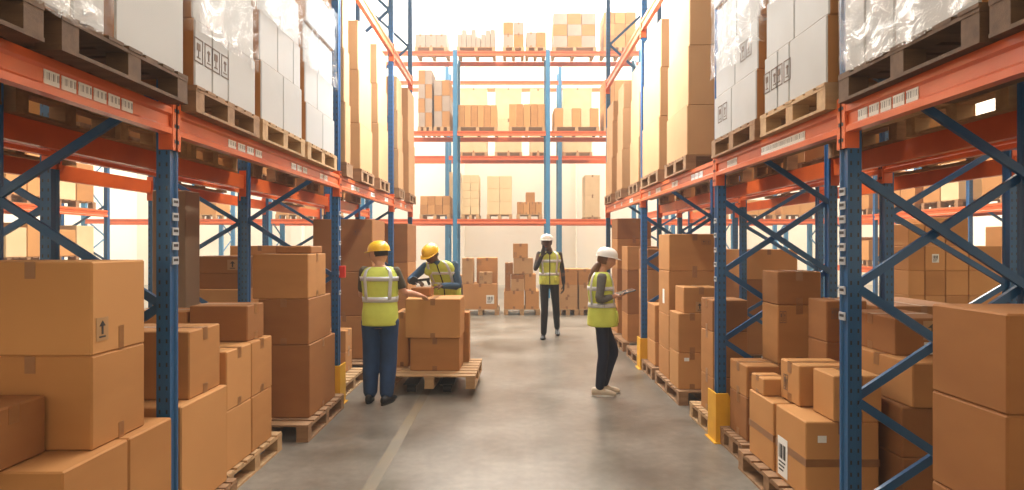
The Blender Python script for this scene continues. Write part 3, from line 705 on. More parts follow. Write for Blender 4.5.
# ------------------------------------------------------------------ cross racks at the far end
def bstack(px0, px1, py0, Y, zbase, cols, rows, desc, D=.9, mats=('card_light', 'card_cream'), pal=True, jag=0, base=None):
    x0, x1 = X(px0, Y), X(px1, Y); zt = Z(py0, Y)
    if pal: pallet(x0-.01, x1+.01, Y-.04, Y+D+.04, zbase+.002, 'far pallet under %s' % desc, 'pallets on the far cross rack', full=False, mat='wood_pale')
    z0 = zbase+.145; h = (zt-z0)/rows; wd = (x1-x0)/cols
    CN = ['leftmost', 'second', 'third', 'fourth', 'fifth', 'sixth', 'seventh', 'eighth']; RN = ['bottom', 'second', 'third', 'fourth', 'fifth']
    for c in range(cols):
        for r in range(rows):
            hh = h
            if r == rows-1 and jag: hh = h*random.uniform(1-jag, 1+jag*.5)
            lab = '%s%s carton, %s' % (CN[c], '' if rows == 1 else ' '+RN[r]+'-row', desc) if cols > 1 else ('%s-row carton, %s' % (RN[r], desc) if rows > 1 else 'single carton, %s' % desc)
            box(x0+wd*c+.004, x0+wd*(c+1)-.004, Y, Y+D, z0+h*r, z0+h*r+hh, lab, 'cartons on the far cross rack', mats[(c+r) % len(mats)], 'y' if cols*rows < 5 else None, small=cols*rows >= 5)
Y1 = 18.1; B1, B2, B3 = 2.38, 5.02, 7.42
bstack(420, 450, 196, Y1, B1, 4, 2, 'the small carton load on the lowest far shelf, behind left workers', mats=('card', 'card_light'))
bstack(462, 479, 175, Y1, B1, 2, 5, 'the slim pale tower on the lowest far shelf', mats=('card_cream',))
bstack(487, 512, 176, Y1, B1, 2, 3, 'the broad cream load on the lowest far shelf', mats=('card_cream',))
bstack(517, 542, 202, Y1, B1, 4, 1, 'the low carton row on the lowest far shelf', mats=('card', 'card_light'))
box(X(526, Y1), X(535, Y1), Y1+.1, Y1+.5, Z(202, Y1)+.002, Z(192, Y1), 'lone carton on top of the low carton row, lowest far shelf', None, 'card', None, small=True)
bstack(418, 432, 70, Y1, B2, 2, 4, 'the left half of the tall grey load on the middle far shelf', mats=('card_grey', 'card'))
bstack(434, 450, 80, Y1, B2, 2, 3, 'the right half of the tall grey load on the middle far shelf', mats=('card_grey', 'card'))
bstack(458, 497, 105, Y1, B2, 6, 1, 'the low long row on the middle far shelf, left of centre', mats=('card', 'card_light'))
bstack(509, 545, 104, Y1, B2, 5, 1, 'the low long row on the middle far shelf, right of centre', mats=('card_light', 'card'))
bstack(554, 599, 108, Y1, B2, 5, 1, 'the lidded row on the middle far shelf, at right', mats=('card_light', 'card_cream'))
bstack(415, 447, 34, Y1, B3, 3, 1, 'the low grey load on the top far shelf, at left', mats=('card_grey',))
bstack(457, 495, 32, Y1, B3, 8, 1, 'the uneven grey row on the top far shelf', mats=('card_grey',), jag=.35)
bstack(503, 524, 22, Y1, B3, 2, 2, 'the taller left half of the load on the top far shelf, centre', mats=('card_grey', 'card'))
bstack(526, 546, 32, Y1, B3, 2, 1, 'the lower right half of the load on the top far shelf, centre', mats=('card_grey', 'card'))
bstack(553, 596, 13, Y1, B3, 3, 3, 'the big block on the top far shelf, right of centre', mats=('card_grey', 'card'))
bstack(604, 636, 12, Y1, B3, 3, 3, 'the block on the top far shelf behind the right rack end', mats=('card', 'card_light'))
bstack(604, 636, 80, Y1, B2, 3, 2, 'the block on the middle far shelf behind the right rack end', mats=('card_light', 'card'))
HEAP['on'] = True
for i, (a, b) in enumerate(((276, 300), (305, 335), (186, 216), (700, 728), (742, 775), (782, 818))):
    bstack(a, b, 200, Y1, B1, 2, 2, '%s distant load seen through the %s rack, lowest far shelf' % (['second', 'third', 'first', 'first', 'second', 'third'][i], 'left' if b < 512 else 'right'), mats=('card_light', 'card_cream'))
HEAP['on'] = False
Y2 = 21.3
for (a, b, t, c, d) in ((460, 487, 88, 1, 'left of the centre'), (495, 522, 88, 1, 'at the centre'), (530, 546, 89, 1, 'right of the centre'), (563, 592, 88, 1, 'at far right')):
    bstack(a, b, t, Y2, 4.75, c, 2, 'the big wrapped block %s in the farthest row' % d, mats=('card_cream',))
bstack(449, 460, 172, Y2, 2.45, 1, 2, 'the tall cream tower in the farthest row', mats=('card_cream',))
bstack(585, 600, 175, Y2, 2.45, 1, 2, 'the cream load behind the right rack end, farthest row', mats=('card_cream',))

# cartons on the floor at the far end
YF_ = 13.7
def fb(px0, px1, py0, py1, label, Y=YF_, D=.55, mat='card_light', mk=(), dy=0, tape='y'):
    box(X(px0, Y), X(px1, Y), Y+dy, Y+dy+D, Z(py1, Y), Z(py0, Y), label, 'cartons on the floor at the far end', mat, tape, mk, rz=0)
FZ = 309.0
def fp(px0, px1, label): pallet(X(px0, YF_), X(px1, YF_), YF_-.04, YF_+.95, .0, label, 'pallets on the floor at the far end', mat='wood_pale')
zt = 245+(CH-.14)/YF_*FPX
fp(462, 499, 'pallet under the large far carton with a white label')
fb(463, 497, 284, zt, 'largest far carton with white label, on floor left of the walking man', mk=[('F', .8, .38, .18, .20, 'label')], D=.85)
fb(462, 473, 258, 284, 'upright far carton at left on the largest labelled one', mat='card_kraft')
fb(476, 497, 258, 284, 'wide far carton with a dark corner on the largest labelled one', mk=[('F', .12, .8, .1, .1, 'signs')], dy=.25)
fb(479, 492, 272, 284, 'small far carton in front of the wide one, on the largest labelled one', D=.22, mat='card_kraft', mk=[('F', .2, .5, .07, .09, 'signs')])
fp(504, 540, 'pallet under the stepped pile of far cartons')
fb(504, 524, 291, zt, 'left bottom carton of the stepped far pile', D=.85)
fb(525.5, 539, 291, zt, 'right bottom carton of the stepped far pile', D=.85)
fb(505, 510.7, 274, 291, 'narrow carton at left in second tier of the stepped far pile', mat='card_dark')
fb(511, 524, 279, 291, 'small carton at centre in second tier of the stepped far pile', mat='card_kraft', D=.4)
fb(511, 524, 274.3, 279, 'thin dark carton wedged in the stepped far pile', mat='card_dark', D=.4)
fb(524.5, 536, 274, 291, 'square carton at right in second tier of the stepped far pile')
fb(505, 513, 263, 274, 'small carton at left in third tier of the stepped far pile', mat='card_dark')
fb(513.5, 533, 258, 274, 'wide carton in third tier of the stepped far pile', mat='card_kraft')
fb(513, 528, 243.5, 258, 'top carton of the stepped far pile', mk=[('F', .15, .25, .07, .1, 'signs')])
fp(557, 578.5, 'pallet under the crates right of the walking man'); fp(579.3, 600, 'pallet under the crates at the far right, by the woman')
fb(556, 577.5, 297, zt, 'slatted low crate right of the walking man', mat='card_kraft', D=.85)
fb(559, 577.5, 285, 297, 'middle carton right of the walking man', mat='card_kraft')
fb(558, 577.5, 269, 285, 'top carton right of the walking man', mat='card')
fb(579, 591, 285, zt, 'tall lower carton behind the woman, far end', mat='card_kraft', D=.85)
fb(578.5, 591, 269, 285, 'upper carton behind the woman, far end', mat='card')
fp(430, 460, 'pallet behind the leaning worker, far end')
fb(431, 446, 280, zt, 'left carton behind the leaning worker, far end', D=.85); fb(447, 460, 276, zt, 'right carton behind the leaning worker, far end', mat='card_kraft', D=.85)

# ------------------------------------------------------------------ the workers' pallet
pallet(-1.36, -.38, 6.38, 7.36, .07, 'loaded pallet between the two workers, raised on a pallet truck', mat='wood_pale', rz=math.radians(-1.5))
ZP = .21
box(-1.12, -.575, 6.62, 7.08, ZP, .575, 'lower large carton on the pallet between the two workers', None, 'card', 'y', rz=-.02)
box(-1.17, -.565, 6.60, 7.10, .575, 1.006, 'upper large carton on the pallet between the two workers', None, 'card_light', 'y', rz=-.02)
box(-.80, -.51, 7.11, 7.34, ZP, .80, 'tall narrow carton at right end of the workers pallet', None, 'card', 'y', rz=0)
box(-1.335, -1.18, 6.85, 7.32, ZP, .83, 'carton at left end of the workers pallet, beside the man in blue trousers', None, 'card_light', 'y', rz=0)
box(-1.15, -.93, 6.88, 7.08, 1.008, 1.11, 'small carton being taped shut by the two workers', None, 'card_dark', 'x', rz=-.1)
# pallet truck under it
pt = empty('pallet_truck', (-.90, 6.9, 0)); tag(pt, 'low dark pallet truck with forks under the workers pallet', 'pallet truck')
for sx in (-.27, .12):
    bm = bmesh.new(); abox(bm, sx, sx+.15, -.44, .50, .088+.002, .106, .003)
    link('fork', bm, 'black', pt)
    for yy in (-.36,):
        bm = bmesh.new(); bmesh.ops.create_cone(bm, segments=18, radius1=.042, radius2=.042, depth=.09, cap_ends=True, matrix=Matrix.Translation((sx+.075, yy, .042)) @ Matrix.Rotation(PI/2, 4, 'Y')); link('fork_wheel', bm, 'rubber', pt)
bm = bmesh.new(); abox(bm, -.27, .27, .50, .62, .05, .32, .02); link('pump_body', bm, 'red', pt)
bm = bmesh.new(); bar(bm, (0, .56, .3), (0, .56, .62), .03, .03); link('handle', bm, 'red', pt)
for sx in (-.09, .05):
    bm = bmesh.new(); bmesh.ops.create_cone(bm, segments=18, radius1=.075, radius2=.075, depth=.045, cap_ends=True, matrix=Matrix.Translation((sx+.02, .60, .075)) @ Matrix.Rotation(PI/2, 4, 'Y')); link('steering_wheel', bm, 'rubber', pt)
# red tag box on the second left post
bm = bmesh.new(); abox(bm, -.03, .03, -.02, .02, 0, .12, .004); o = link('emergency_box', bm, 'red', None, (-1.71, 6.05, 1.27)); tag(o, 'small red box fixed to the second left rack post', 'red box')

# added lamp bodies over the aisle, out of view, matching the sideways lights
for i, y in enumerate((2.8, 5.0, 7.2)):
    t = empty('added_lamp_body', (0, y, 5.24)); tag(t, '%s added linear lamp body unseen above the main aisle' % ['nearest', 'middle', 'farthest'][i], 'lamp', 'added lamp bodies above the aisle')
    bm = bmesh.new(); abox(bm, -.22, .22, -1.1, 1.1, 0, .08, .01); link('housing', bm, 'white_plastic', t)
    for yy in (-1, 1):
        bm = bmesh.new(); bar(bm, (0, yy, .08), (0, yy, ZC-5.24), .01, .01); link('suspension_cable', bm, 'steel', t)

o = link('cardboard_box', HEAP['bm'], 'card_light'); tag(o, 'many small distant cartons on the far cross rack, seen through the side racks', 'boxes', kind='stuff')

# ------------------------------------------------------------------ people
def ring_tube(bm, pts, n=14, cap=True):
    """pts: list of (pos, ra, rb, hint) swept tube; ra along hint-perp side, rb along hint"""
    P = [Vector(p[0]) for p in pts]; rings = []
    for i, p in enumerate(pts):
        t = (P[min(i+1, len(P)-1)] - P[max(i-1, 0)]).normalized()
        h = Vector(p[3]) if len(p) > 3 else Vector((0, 1, 0))
        side = t.cross(h)
        if side.length < .15: side = t.cross(Vector((1, 0, 0)))
        side.normalize(); fr = side.cross(t).normalized()
        rings.append([bm.verts.new(P[i] + side*math.cos(a)*p[1] + fr*math.sin(a)*p[2]) for a in [2*PI*k/n for k in range(n)]])
    for a, b in zip(rings, rings[1:]):
        for k in range(n): bm.faces.new((a[k], a[(k+1) % n], b[(k+1) % n], b[k]))
    if cap:
        for r, sgn, i, j in ((rings[0], -1, 0, 1), (rings[-1], 1, -1, -2)):
            d = (P[i] - P[j]).normalized(); rad = min(pts[i][1], pts[i][2])
            c = P[i]; r2 = [bm.verts.new(c + (v.co-c)*.7 + d*rad*.6) for v in r]
            for k in range(n):
                f = (r[k], r[(k+1) % n], r2[(k+1) % n], r2[k]); bm.faces.new(f)
            bm.faces.new(r2)
    bmesh.ops.recalc_face_normals(bm, faces=bm.faces)
def smooth_pts(pts, k=3):
    out = []
    n = len(pts)
    for i in range(n-1):
        p0, p1, p2, p3 = pts[max(i-1, 0)], pts[i], pts[i+1], pts[min(i+2, n-1)]
        for j in range(k):
            t = j/k
            def cr(a, b, c, d): return .5*((2*b) + (-a+c)*t + (2*a-5*b+4*c-d)*t*t + (-a+3*b-3*c+d)*t**3)
            pos = Vector([cr(p0[0][q], p1[0][q], p2[0][q], p3[0][q]) for q in range(3)])
            out.append((pos, p1[1]+(p2[1]-p1[1])*t, p1[2]+(p2[2]-p1[2])*t) + ((p1[3],) if len(p1) > 3 else ()))
    out.append((Vector(pts[-1][0]),) + tuple(pts[-1][1:])); return out
def head_bm(bm, c, r, yaw, pitch, roll=0):
    b = bmesh.new(); bmesh.ops.create_uvsphere(b, u_segments=28, v_segments=20, radius=1)
    for v in b.verts:
        x, y, z = v.co   # faces +y
        w_ = 1.0
        if z < 0: w_ = 1 - .28*(-z)**1.3
        x *= .76*w_; yy = y*.94*(w_ if y > 0 else 1-.15*max(0, -z))
        if y > 0:
            yy += .05*math.exp(-((z+.75)**2)/.05)*max(0, 1-abs(x)*2)          # chin
            yy += .22*math.exp(-((z+.22)**2)/.018)*math.exp(-(x**2)/.012)      # nose
            yy += .07*math.exp(-((z+.52)**2)/.008)*math.exp(-(x**2)/.05)      # lips
            yy += .05*math.exp(-((z-.12)**2)/.01)*math.exp(-(x**2)/.2)        # brow
            yy -= .07*math.exp(-((z+.03)**2)/.012)*math.exp(-((abs(x)-.3)**2)/.02)
        v.co = (x, yy, z*1.16)
    for sx in (-1, 1):
        bmesh.ops.create_uvsphere(b, u_segments=8, v_segments=8, radius=1, matrix=Matrix.Translation((sx*.76, -.05, -.08)) @ Matrix.Diagonal((.07, .17, .25, 1)))
    R = Matrix.Rotation(yaw, 4, 'Z') @ Matrix.Rotation(pitch, 4, 'X') @ Matrix.Rotation(roll, 4, 'Y')
    bmesh.ops.transform(b, matrix=Matrix.Translation(c) @ R @ Matrix.Diagonal((r, r, r, 1)), verts=b.verts)
    me = bpy.data.meshes.new('t'); b.to_mesh(me); b.free(); bm.from_mesh(me); bpy.data.meshes.remove(me)
    return Matrix.Translation(c) @ R @ Matrix.Diagonal((r, r, r, 1))
def hand_bm(bm, wrist, d, palm_n, curl=.5, s=1.0, thumb_side=1):
    """palm + five fingers. d direction of the fingers, palm_n normal out of the palm"""
    d = Vector(d).normalized(); n = Vector(palm_n); n = (n - d*n.dot(d)).normalized(); sd = d.cross(n).normalized()*thumb_side
    w0 = Vector(wrist)
    ring_tube(bm, [(w0 - d*.02*s, .026*s, .019*s, n), (w0 + d*.03*s, .034*s, .017*s, n), (w0 + d*.085*s, .040*s, .014*s, n)], 10)
    L_ = [.070, .078, .072, .056]
    for i in range(4):
        base = w0 + d*.085*s + sd*(.030-.020*i)*s; p = base; a = 0; pts = [(base - d*.02*s, .0085*s, .0085*s, n)]
        dd = d
        for k in range(3):
            a += curl*(.6 if k == 0 else .75); dd = d*math.cos(a) + n*math.sin(a)
            pts.append((p, .0085*s, .0085*s, n)); p = p + dd*L_[i]*s*(.45, .32, .25)[k]
        pts.append((p, .0070*s, .0070*s, n)); ring_tube(bm, pts, 8)
    tb = w0 + d*.025*s + sd*.028*s; t1 = tb + (sd*.7 + d*.7 + n*.35)*.034*s; t2 = t1 + (d*.9 + n*.55 + sd*.1)*.030*s
    ring_tube(bm, [(tb, .012*s, .012*s, n), (t1, .0105*s, .0105*s, n), (t2, .0085*s, .0085*s, n)], 8)
def fuse(name, bm, mat, parent, voxel, loc=None, it=2, sub_smooth=True):
    """merge overlapping shapes into one continuous skin"""
    me = bpy.data.meshes.new(name); bm.to_mesh(me); bm.free(); o = bpy.data.objects.new('t_fuse', me); C.objects.link(o)
    md = o.modifiers.new('r', 'REMESH'); md.mode = 'VOXEL'; md.voxel_size = voxel; md.use_smooth_shade = True
    if it: sm = o.modifiers.new('s', 'SMOOTH'); sm.iterations = it; sm.factor = .5
    dg = bpy.context.evaluated_depsgraph_get(); dg.update()
    m2 = bpy.data.meshes.new_from_object(o.evaluated_get(dg)); bpy.data.objects.remove(o); bpy.data.meshes.remove(me)
    m2.name = name; m2.materials.clear(); m2.materials.append(M[mat])
    for p in m2.polygons: p.use_smooth = True
    o = bpy.data.objects.new(name, m2); C.objects.link(o); o.parent = parent; return o

class Torso:
    """superelliptic shell along the spine; used for body, shirt and vest. rings: (centre, half width, half depth, axis dir of width)"""
    def __init__(self, rings, yaw): self.r = rings; self.yaw = yaw
    def at(self, t, th, off=0):
        n = len(self.r)-1; f = min(max(t*n, 0), n-1e-6); i = int(f); u = f-i
        a, b = self.r[i], self.r[i+1]
        c = Vector(a[0]).lerp(Vector(b[0]), u); w_ = a[1]+(b[1]-a[1])*u + off; d = a[2]+(b[2]-a[2])*u + off
        cs, sn = math.cos(th), math.sin(th); e = .82
        x = w_*math.copysign(abs(cs)**e, cs); y = d*math.copysign(abs(sn)**e, sn)
        yw = self.yaw + (a[3]+(b[3]-a[3])*u if len(a) > 3 else 0)
        return c + Vector((x*math.cos(yw) - y*math.sin(yw), x*math.sin(yw) + y*math.cos(yw), 0))
    def shell(self, bm, t0, t1, off, nt=14, nth=32, cap=True):
        rings = [[bm.verts.new(self.at(t0+(t1-t0)*i/nt, 2*PI*k/nth, off)) for k in range(nth)] for i in range(nt+1)]
        for a, b in zip(rings, rings[1:]):
            for k in range(nth): bm.faces.new((a[k], a[(k+1) % nth], b[(k+1) % nth], b[k]))
        if cap: bm.faces.new(rings[0][::-1]); bm.faces.new(rings[-1])
    def patch(self, bm, t0, t1, a0, a1, off, th=.004, nt=6, na=8):
        """slab following the surface"""
        def grid(o): return [[bm.verts.new(self.at(t0+(t1-t0)*i/nt, a0+(a1-a0)*k/na, o)) for k in range(na+1)] for i in range(nt+1)]
        A, B = grid(off+th), grid(off-.002)
        for i in range(nt):
            for k in range(na):
                bm.faces.new((A[i][k], A[i][k+1], A[i+1][k+1], A[i+1][k])); bm.faces.new((B[i][k], B[i+1][k], B[i+1][k+1], B[i][k+1]))
        for k in range(na):
            bm.faces.new((A[0][k], B[0][k], B[0][k+1], A[0][k+1])); bm.faces.new((A[nt][k], A[nt][k+1], B[nt][k+1], B[nt][k]))
        for i in range(nt):
            bm.faces.new((A[i][0], A[i+1][0], B[i+1][0], B[i][0])); bm.faces.new((A[i][na], B[i][na], B[i+1][na], A[i+1][na]))
        bmesh.ops.recalc_face_normals(bm, faces=bm.faces)

def hard_hat(parent, Mh, mat, tilt=0):
    """dome with crown ridge, rim and peak, in head space (radius 1, face +y)"""
    root_m = Mh @ Matrix.Rotation(tilt, 4, 'X')
    bm = bmesh.new(); n = 36; rows = 10; R = []
    for i in range(rows):
        ph = i/(rows-1)*PI/2; z = math.sin(ph)**.9*.98; r = math.cos(ph)**.75
        R.append([bm.verts.new((.98*r*math.cos(2*PI*k/n), 1.17*r*math.sin(2*PI*k/n) - .03, .34 + z + (.055*math.exp(-(math.cos(2*PI*k/n)*r)**2/.01) if i > 1 else 0))) for k in range(n)])
    for a, b in zip(R, R[1:]):
        for k in range(n): bm.faces.new((a[k], a[(k+1) % n], b[(k+1) % n], b[k]))
    bm.faces.new(R[-1])
    bmesh.ops.transform(bm, matrix=root_m, verts=bm.verts); sh = link('hard_hat', bm, mat, parent, smooth=True)
    bm = bmesh.new(); I, O, I2, O2 = [], [], [], []
    for k in range(n):
        a = 2*PI*k/n; f = max(0, math.sin(a))**2
        ex = .06 + .36*f
        I.append(bm.verts.new((.96*math.cos(a), 1.15*math.sin(a)-.03, .36))); O.append(bm.verts.new(((.98+ex*.7)*math.cos(a), (1.17+ex)*math.sin(a)-.03, .34-.10*f)))
        I2.append(bm.verts.new((.96*math.cos(a), 1.15*math.sin(a)-.03, .31))); O2.append(bm.verts.new(((.98+ex*.7)*math.cos(a), (1.17+ex)*math.sin(a)-.03, .30-.10*f)))
    for k in range(n):
        j = (k+1) % n
        bm.faces.new((I[k], O[k], O[j], I[j])); bm.faces.new((I2[k], I2[j], O2[j], O2[k])); bm.faces.new((O[k], O2[k], O2[j], O[j])); bm.faces.new((I[k], I[j], I2[j], I2[k]))
    bmesh.ops.transform(bm, matrix=root_m, verts=bm.verts); link('hat_brim', bm, mat, sh, smooth=True)
def face_bits(parent, Mh, dark=False):
    for sx in (-1, 1):
        bm = bmesh.new(); bmesh.ops.create_uvsphere(bm, u_segments=8, v_segments=6, radius=1, matrix=Mh @ Matrix.Translation((sx*.28, .80, -.02)) @ Matrix.Diagonal((.10, .05, .055, 1))); link('eye', bm, 'ink', parent)
        bm = bmesh.new(); abox(bm, -.13, .13, -.03, .03, -.02, .02); bmesh.ops.transform(bm, matrix=Mh @ Matrix.Translation((sx*.28, .86, .14)), verts=bm.verts); link('eyebrow', bm, 'hair_dark', parent)
    bm = bmesh.new(); abox(bm, -.16, .16, -.03, .03, -.025, .025); bmesh.ops.transform(bm, matrix=Mh @ Matrix.Translation((0, .90, -.60)), verts=bm.verts); link('mouth', bm, 'tape' if not dark else 'red', parent)
def shoe(parent, heel, yaw, mat, L_=.26, lift=0, z=0):
    bm = bmesh.new(); d = Vector((math.sin(-yaw)*1, math.cos(yaw), 0)); d = Vector((-math.sin(yaw), math.cos(yaw), lift)).normalized(); h = Vector(heel)
    up = Vector((0, 0, 1))
    ring_tube(bm, [(h + up*.045, .034, .045, up), (h + d*.05 + up*.045, .038, .045, up), (h + d*.12 + up*.038, .042, .036, up), (h + d*.19 + up*.030, .045, .028, up), (h + d*L_*.93 + up*.024, .034, .020, up)], 14)
    for v in bm.verts:
        if not lift: v.co.z = max(v.co.z, z+.008)
    o = link('shoe', bm, mat, parent, smooth=True)
    bm = bmesh.new()
    A = []
    for k in range(20):
        a = 2*PI*k/20; u = math.cos(a); s_ = math.sin(a)*(.046 if u > -.2 else .038)
        A.append(h + d*(.105 + u*(L_/2+.005)) + Vector((-d.y, d.x, 0))*s_)
    lo = [bm.verts.new(a) for a in A]; hi = [bm.verts.new(a + up*.018) for a in A]
    bm.faces.new(lo[::-1]); bm.faces.new(hi)
    for k in range(20): bm.faces.new((lo[k], lo[(k+1) % 20], hi[(k+1) % 20], hi[k]))
    link('sole', bm, 'rubber' if mat != 'beige_shoe' else 'paper', o)

def person(label, loc, yaw, sp):
    """sp: dict of joints relative to root (metres, x right, y away, z up) and clothing"""
    root = empty('person', loc); tag(root, label, 'person')
    T = Torso(sp['torso'], yaw); body = bmesh.new()
    f = Vector((-math.sin(yaw), math.cos(yaw), 0)); rt = Vector((math.cos(yaw), math.sin(yaw), 0))
    T.shell(body, 0, 1, -.022)
    J = {k: Vector(v) for k, v in sp['J'].items()}; k_ = sp.get('k', 1.0)
    ring_tube(body, [(J['neck'] - Vector((0, 0, .06)), .055*k_, .055*k_), (J['neck'], .052*k_, .054*k_), (J['head'] - Vector((0, 0, .03)), .052*k_, .056*k_)])
    Mh = head_bm(body, J['head'], .108*k_*sp.get('hs', 1), sp['hyaw'], sp['hpitch'], sp.get('hroll', 0))
    legs, sleeves = bmesh.new(), bmesh.new()
    tr = sp['tr']
    for s in ('l', 'r'):
        hip, kn, an = J['hip_'+s], J['kn_'+s], J['an_'+s]
        if not sp.get('nolegs'):
            ring_tube(body, [(hip, .078*k_, .078*k_), (kn, .05*k_, .052*k_), (kn.lerp(an, .3), .050*k_, .054*k_), (an, .034*k_, .036*k_)])
            mid = hip.lerp(kn, .5); m2 = kn.lerp(an, .35)
            ring_tube(legs, smooth_pts([(hip + Vector((0, 0, .03)), tr[0], tr[0]*1.08), (mid, tr[0]*.86, tr[0]*.92), (kn, tr[1], tr[1]*1.05), (m2, tr[1]*1.0, tr[1]*1.06), (an + Vector((0, 0, .0)), tr[2], tr[2]*1.1)]))
        sh, el, wr = J['sh_'+s], J['el_'+s], J['wr_'+s]
        ring_tube(body, smooth_pts([(sh, .050*k_, .050*k_), (sh.lerp(el, .5), .043*k_, .043*k_), (el, .036*k_, .036*k_), (el.lerp(wr, .35), .037*k_, .037*k_), (wr, .024*k_, .026*k_)]))
        sl = sp['sleeve']
        if sl == 'short':
            e2 = sh.lerp(el, .72); ring_tube(sleeves, smooth_pts([(sh - (el-sh)*.1, .058, .058), (sh.lerp(el, .35), .055, .055), (e2, .052, .052)]))
        else:
            e2 = el.lerp(wr, sp.get('cuff', .95)); q = sp.get('sl', 1); ring_tube(sleeves, smooth_pts([(sh - (el-sh)*.08, .060*q, .060*q), (sh.lerp(el, .5), .053*q, .053*q), (el, .047*q, .047*q), (el.lerp(wr, .5), .044*q, .044*q), (e2, .035*q, .035*q)]))
    gl = sp.get('glove'); hb = bmesh.new() if gl else body
    for s in ('l', 'r'):
        h = sp['hand_'+s]; hand_bm(hb, J['wr_'+s], h[0], h[1], h[2], k_*(1.08 if gl else 1.0), h[3])
    if gl:
        # bare hands inside the gloves belong to the body too
        for s in ('l', 'r'):
            h = sp['hand_'+s]; hand_bm(body, J['wr_'+s], h[0], h[1], h[2], k_*.9, h[3])
    bo = fuse('body', body, sp['skin'], root, .0075, it=1)
    if gl: fuse('glove', hb, gl, root, .006, it=1)
    if not sp.get('nolegs'):
        T.shell(legs, 0, .16, -.016)
        fuse('trousers', legs, sp['trousers'], root, .012, it=2)
    T.shell(sleeves, .10, .97, -.010)
    fuse('shirt', sleeves, sp['shirt'], root, .010, it=2)
    # vest: shell between hip and shoulder, open at the arms
    ve = bmesh.new(); v0 = sp.get('v0', .12)
    T.shell(ve, v0, .97, .012)
    for s in ('l', 'r'):
        sh = J['sh_'+s]; n2 = J['neck']; c = Vector(T.at(.93, PI/2)).lerp(Vector(T.at(.93, -PI/2)), .5)
        ring_tube(ve, [(n2.lerp(sh, .25) - Vector((0, 0, .075)), .06, .058), (n2.lerp(sh, .80) - Vector((0, 0, .055)), .075, .060)], 12)
    vest = fuse('vest', ve, 'vest', root, .011, it=2)
    # reflective tape
    rb = sp['bands']
    for t in rb:
        bm = bmesh.new(); T.patch(bm, t-.032, t+.032, 0, 2*PI, .017, .003, 2, 40); link('reflective_band', bm, 'reflective', vest, smooth=True)
    for cx in (.30*PI, .70*PI):
        for sgn in (1, -1):
            bm = bmesh.new(); T.patch(bm, rb[0], .965, sgn*cx-.11, sgn*cx+.11, .018, .003, 10, 3); link('reflective_strap', bm, 'reflective', vest, smooth=True)
    if sp.get('front', True):
        bm = bmesh.new(); T.patch(bm, v0+.01, .80, PI/2-.018, PI/2+.018, .017, .003, 8, 2); link('zip', bm, 'charcoal', vest)
        # V neck showing the shirt
        bm = bmesh.new(); A = []
        for i in range(7):
            t = .78 + .19*i/6; hw = .03 + .34*i/6; A.append((T.at(t, PI/2+hw, .020), T.at(t, PI/2, .021), T.at(t, PI/2-hw, .020)))
        V = [[bm.verts.new(p) for p in r] for r in A]; V2 = [[bm.verts.new(Vector(p) - f*.012) for p in r] for r in A]
        for i in range(6):
            for k in range(2): bm.faces.new((V[i][k], V[i][k+1], V[i+1][k+1], V[i+1][k])); bm.faces.new((V2[i][k], V2[i+1][k], V2[i+1][k+1], V2[i][k+1]))
        for i in range(6): bm.faces.new((V[i][0], V[i+1][0], V2[i+1][0], V2[i][0])); bm.faces.new((V[i][2], V2[i][2], V2[i+1][2], V[i+1][2]))
        link('shirt_front', bm, sp['shirt'], root, smooth=True)
        for a0 in (PI/2-.75, PI/2+.35):
            bm = bmesh.new(); T.patch(bm, v0+.05, v0+.22, a0, a0+.40, .017, .004, 3, 5); link('vest_pocket', bm, 'vest', vest, smooth=True)
    face_bits(root, Mh, sp['skin'] == 'skin_dark')
    # hair under the hat
    bm = bmesh.new(); bmesh.ops.create_uvsphere(bm, u_segments=20, v_segments=12, radius=1)
    for v in list(bm.verts):
        if v.co.y > .35 or v.co.z < sp.get('hairz', -.45): pass
    geom = [v for v in bm.verts if (v.co.y > sp.get('hairy', .15) and v.co.z < .35) or v.co.z < sp.get('hairz', -.45)]
    bmesh.ops.delete(bm, geom=geom, context='VERTS')
    bmesh.ops.transform(bm, matrix=Mh @ Matrix.Translation((0, -.06, .05)) @ Matrix.Diagonal((.83, .98, 1.1, 1)), verts=bm.verts); link('hair', bm, sp.get('haircol', 'hair_dark'), root, smooth=True)
    hard_hat(root, Mh, sp['hat'], sp.get('hattilt', .06))
    if not sp.get('nolegs'):
        for s in ('l', 'r'): a = sp['shoe_'+s]; shoe(root, a[0], a[1], sp['shoemat'], a[2] if len(a) > 2 else .27, a[3] if len(a) > 3 else 0)
    return root, Mh, T

# man with his back turned, reaching to the carton
W1 = dict(
    torso=[((0, 0, .76), .172, .125), ((0, 0, .90), .170, .125), ((0, .01, 1.02), .158, .118), ((0, .01, 1.16), .172, .125), ((0, 0, 1.28), .185, .120), ((0, 0, 1.345), .165, .095), ((0, 0, 1.385), .09, .07)],
    J=dict(neck=(0, 0, 1.39), head=(-.02, .02, 1.505), hip_l=(-.095, 0, .80), hip_r=(.095, 0, .80), kn_l=(-.10, .03, .43), kn_r=(.085, .02, .43), an_l=(-.105, .02, .09), an_r=(.07, -.02, .09),
           sh_l=(-.160, 0, 1.315), el_l=(-.215, .12, 1.08), wr_l=(-.10, .34, 1.05), sh_r=(.160, 0, 1.315), el_r=(.235, .04, 1.12), wr_r=(.355, .36, 1.055)),
    hyaw=math.radians(68), hpitch=-.12, skin='skin', trousers='denim', shirt='olive', sleeve='short', hat='hat_yellow', haircol='hair_dark', tr=(.100, .084, .070),
    hand_l=((.7, .7, -.1), (0, 0, -1), .4, 1), hand_r=((.3, .9, -.25), (0, 0, -1), .35, -1), bands=[.37, .64], v0=.03, shoemat='black', shoe_l=((-.105, -.06, 0), .1), shoe_r=((.06, -.13, 0), -.25), front=True, k=.98, hs=.97)
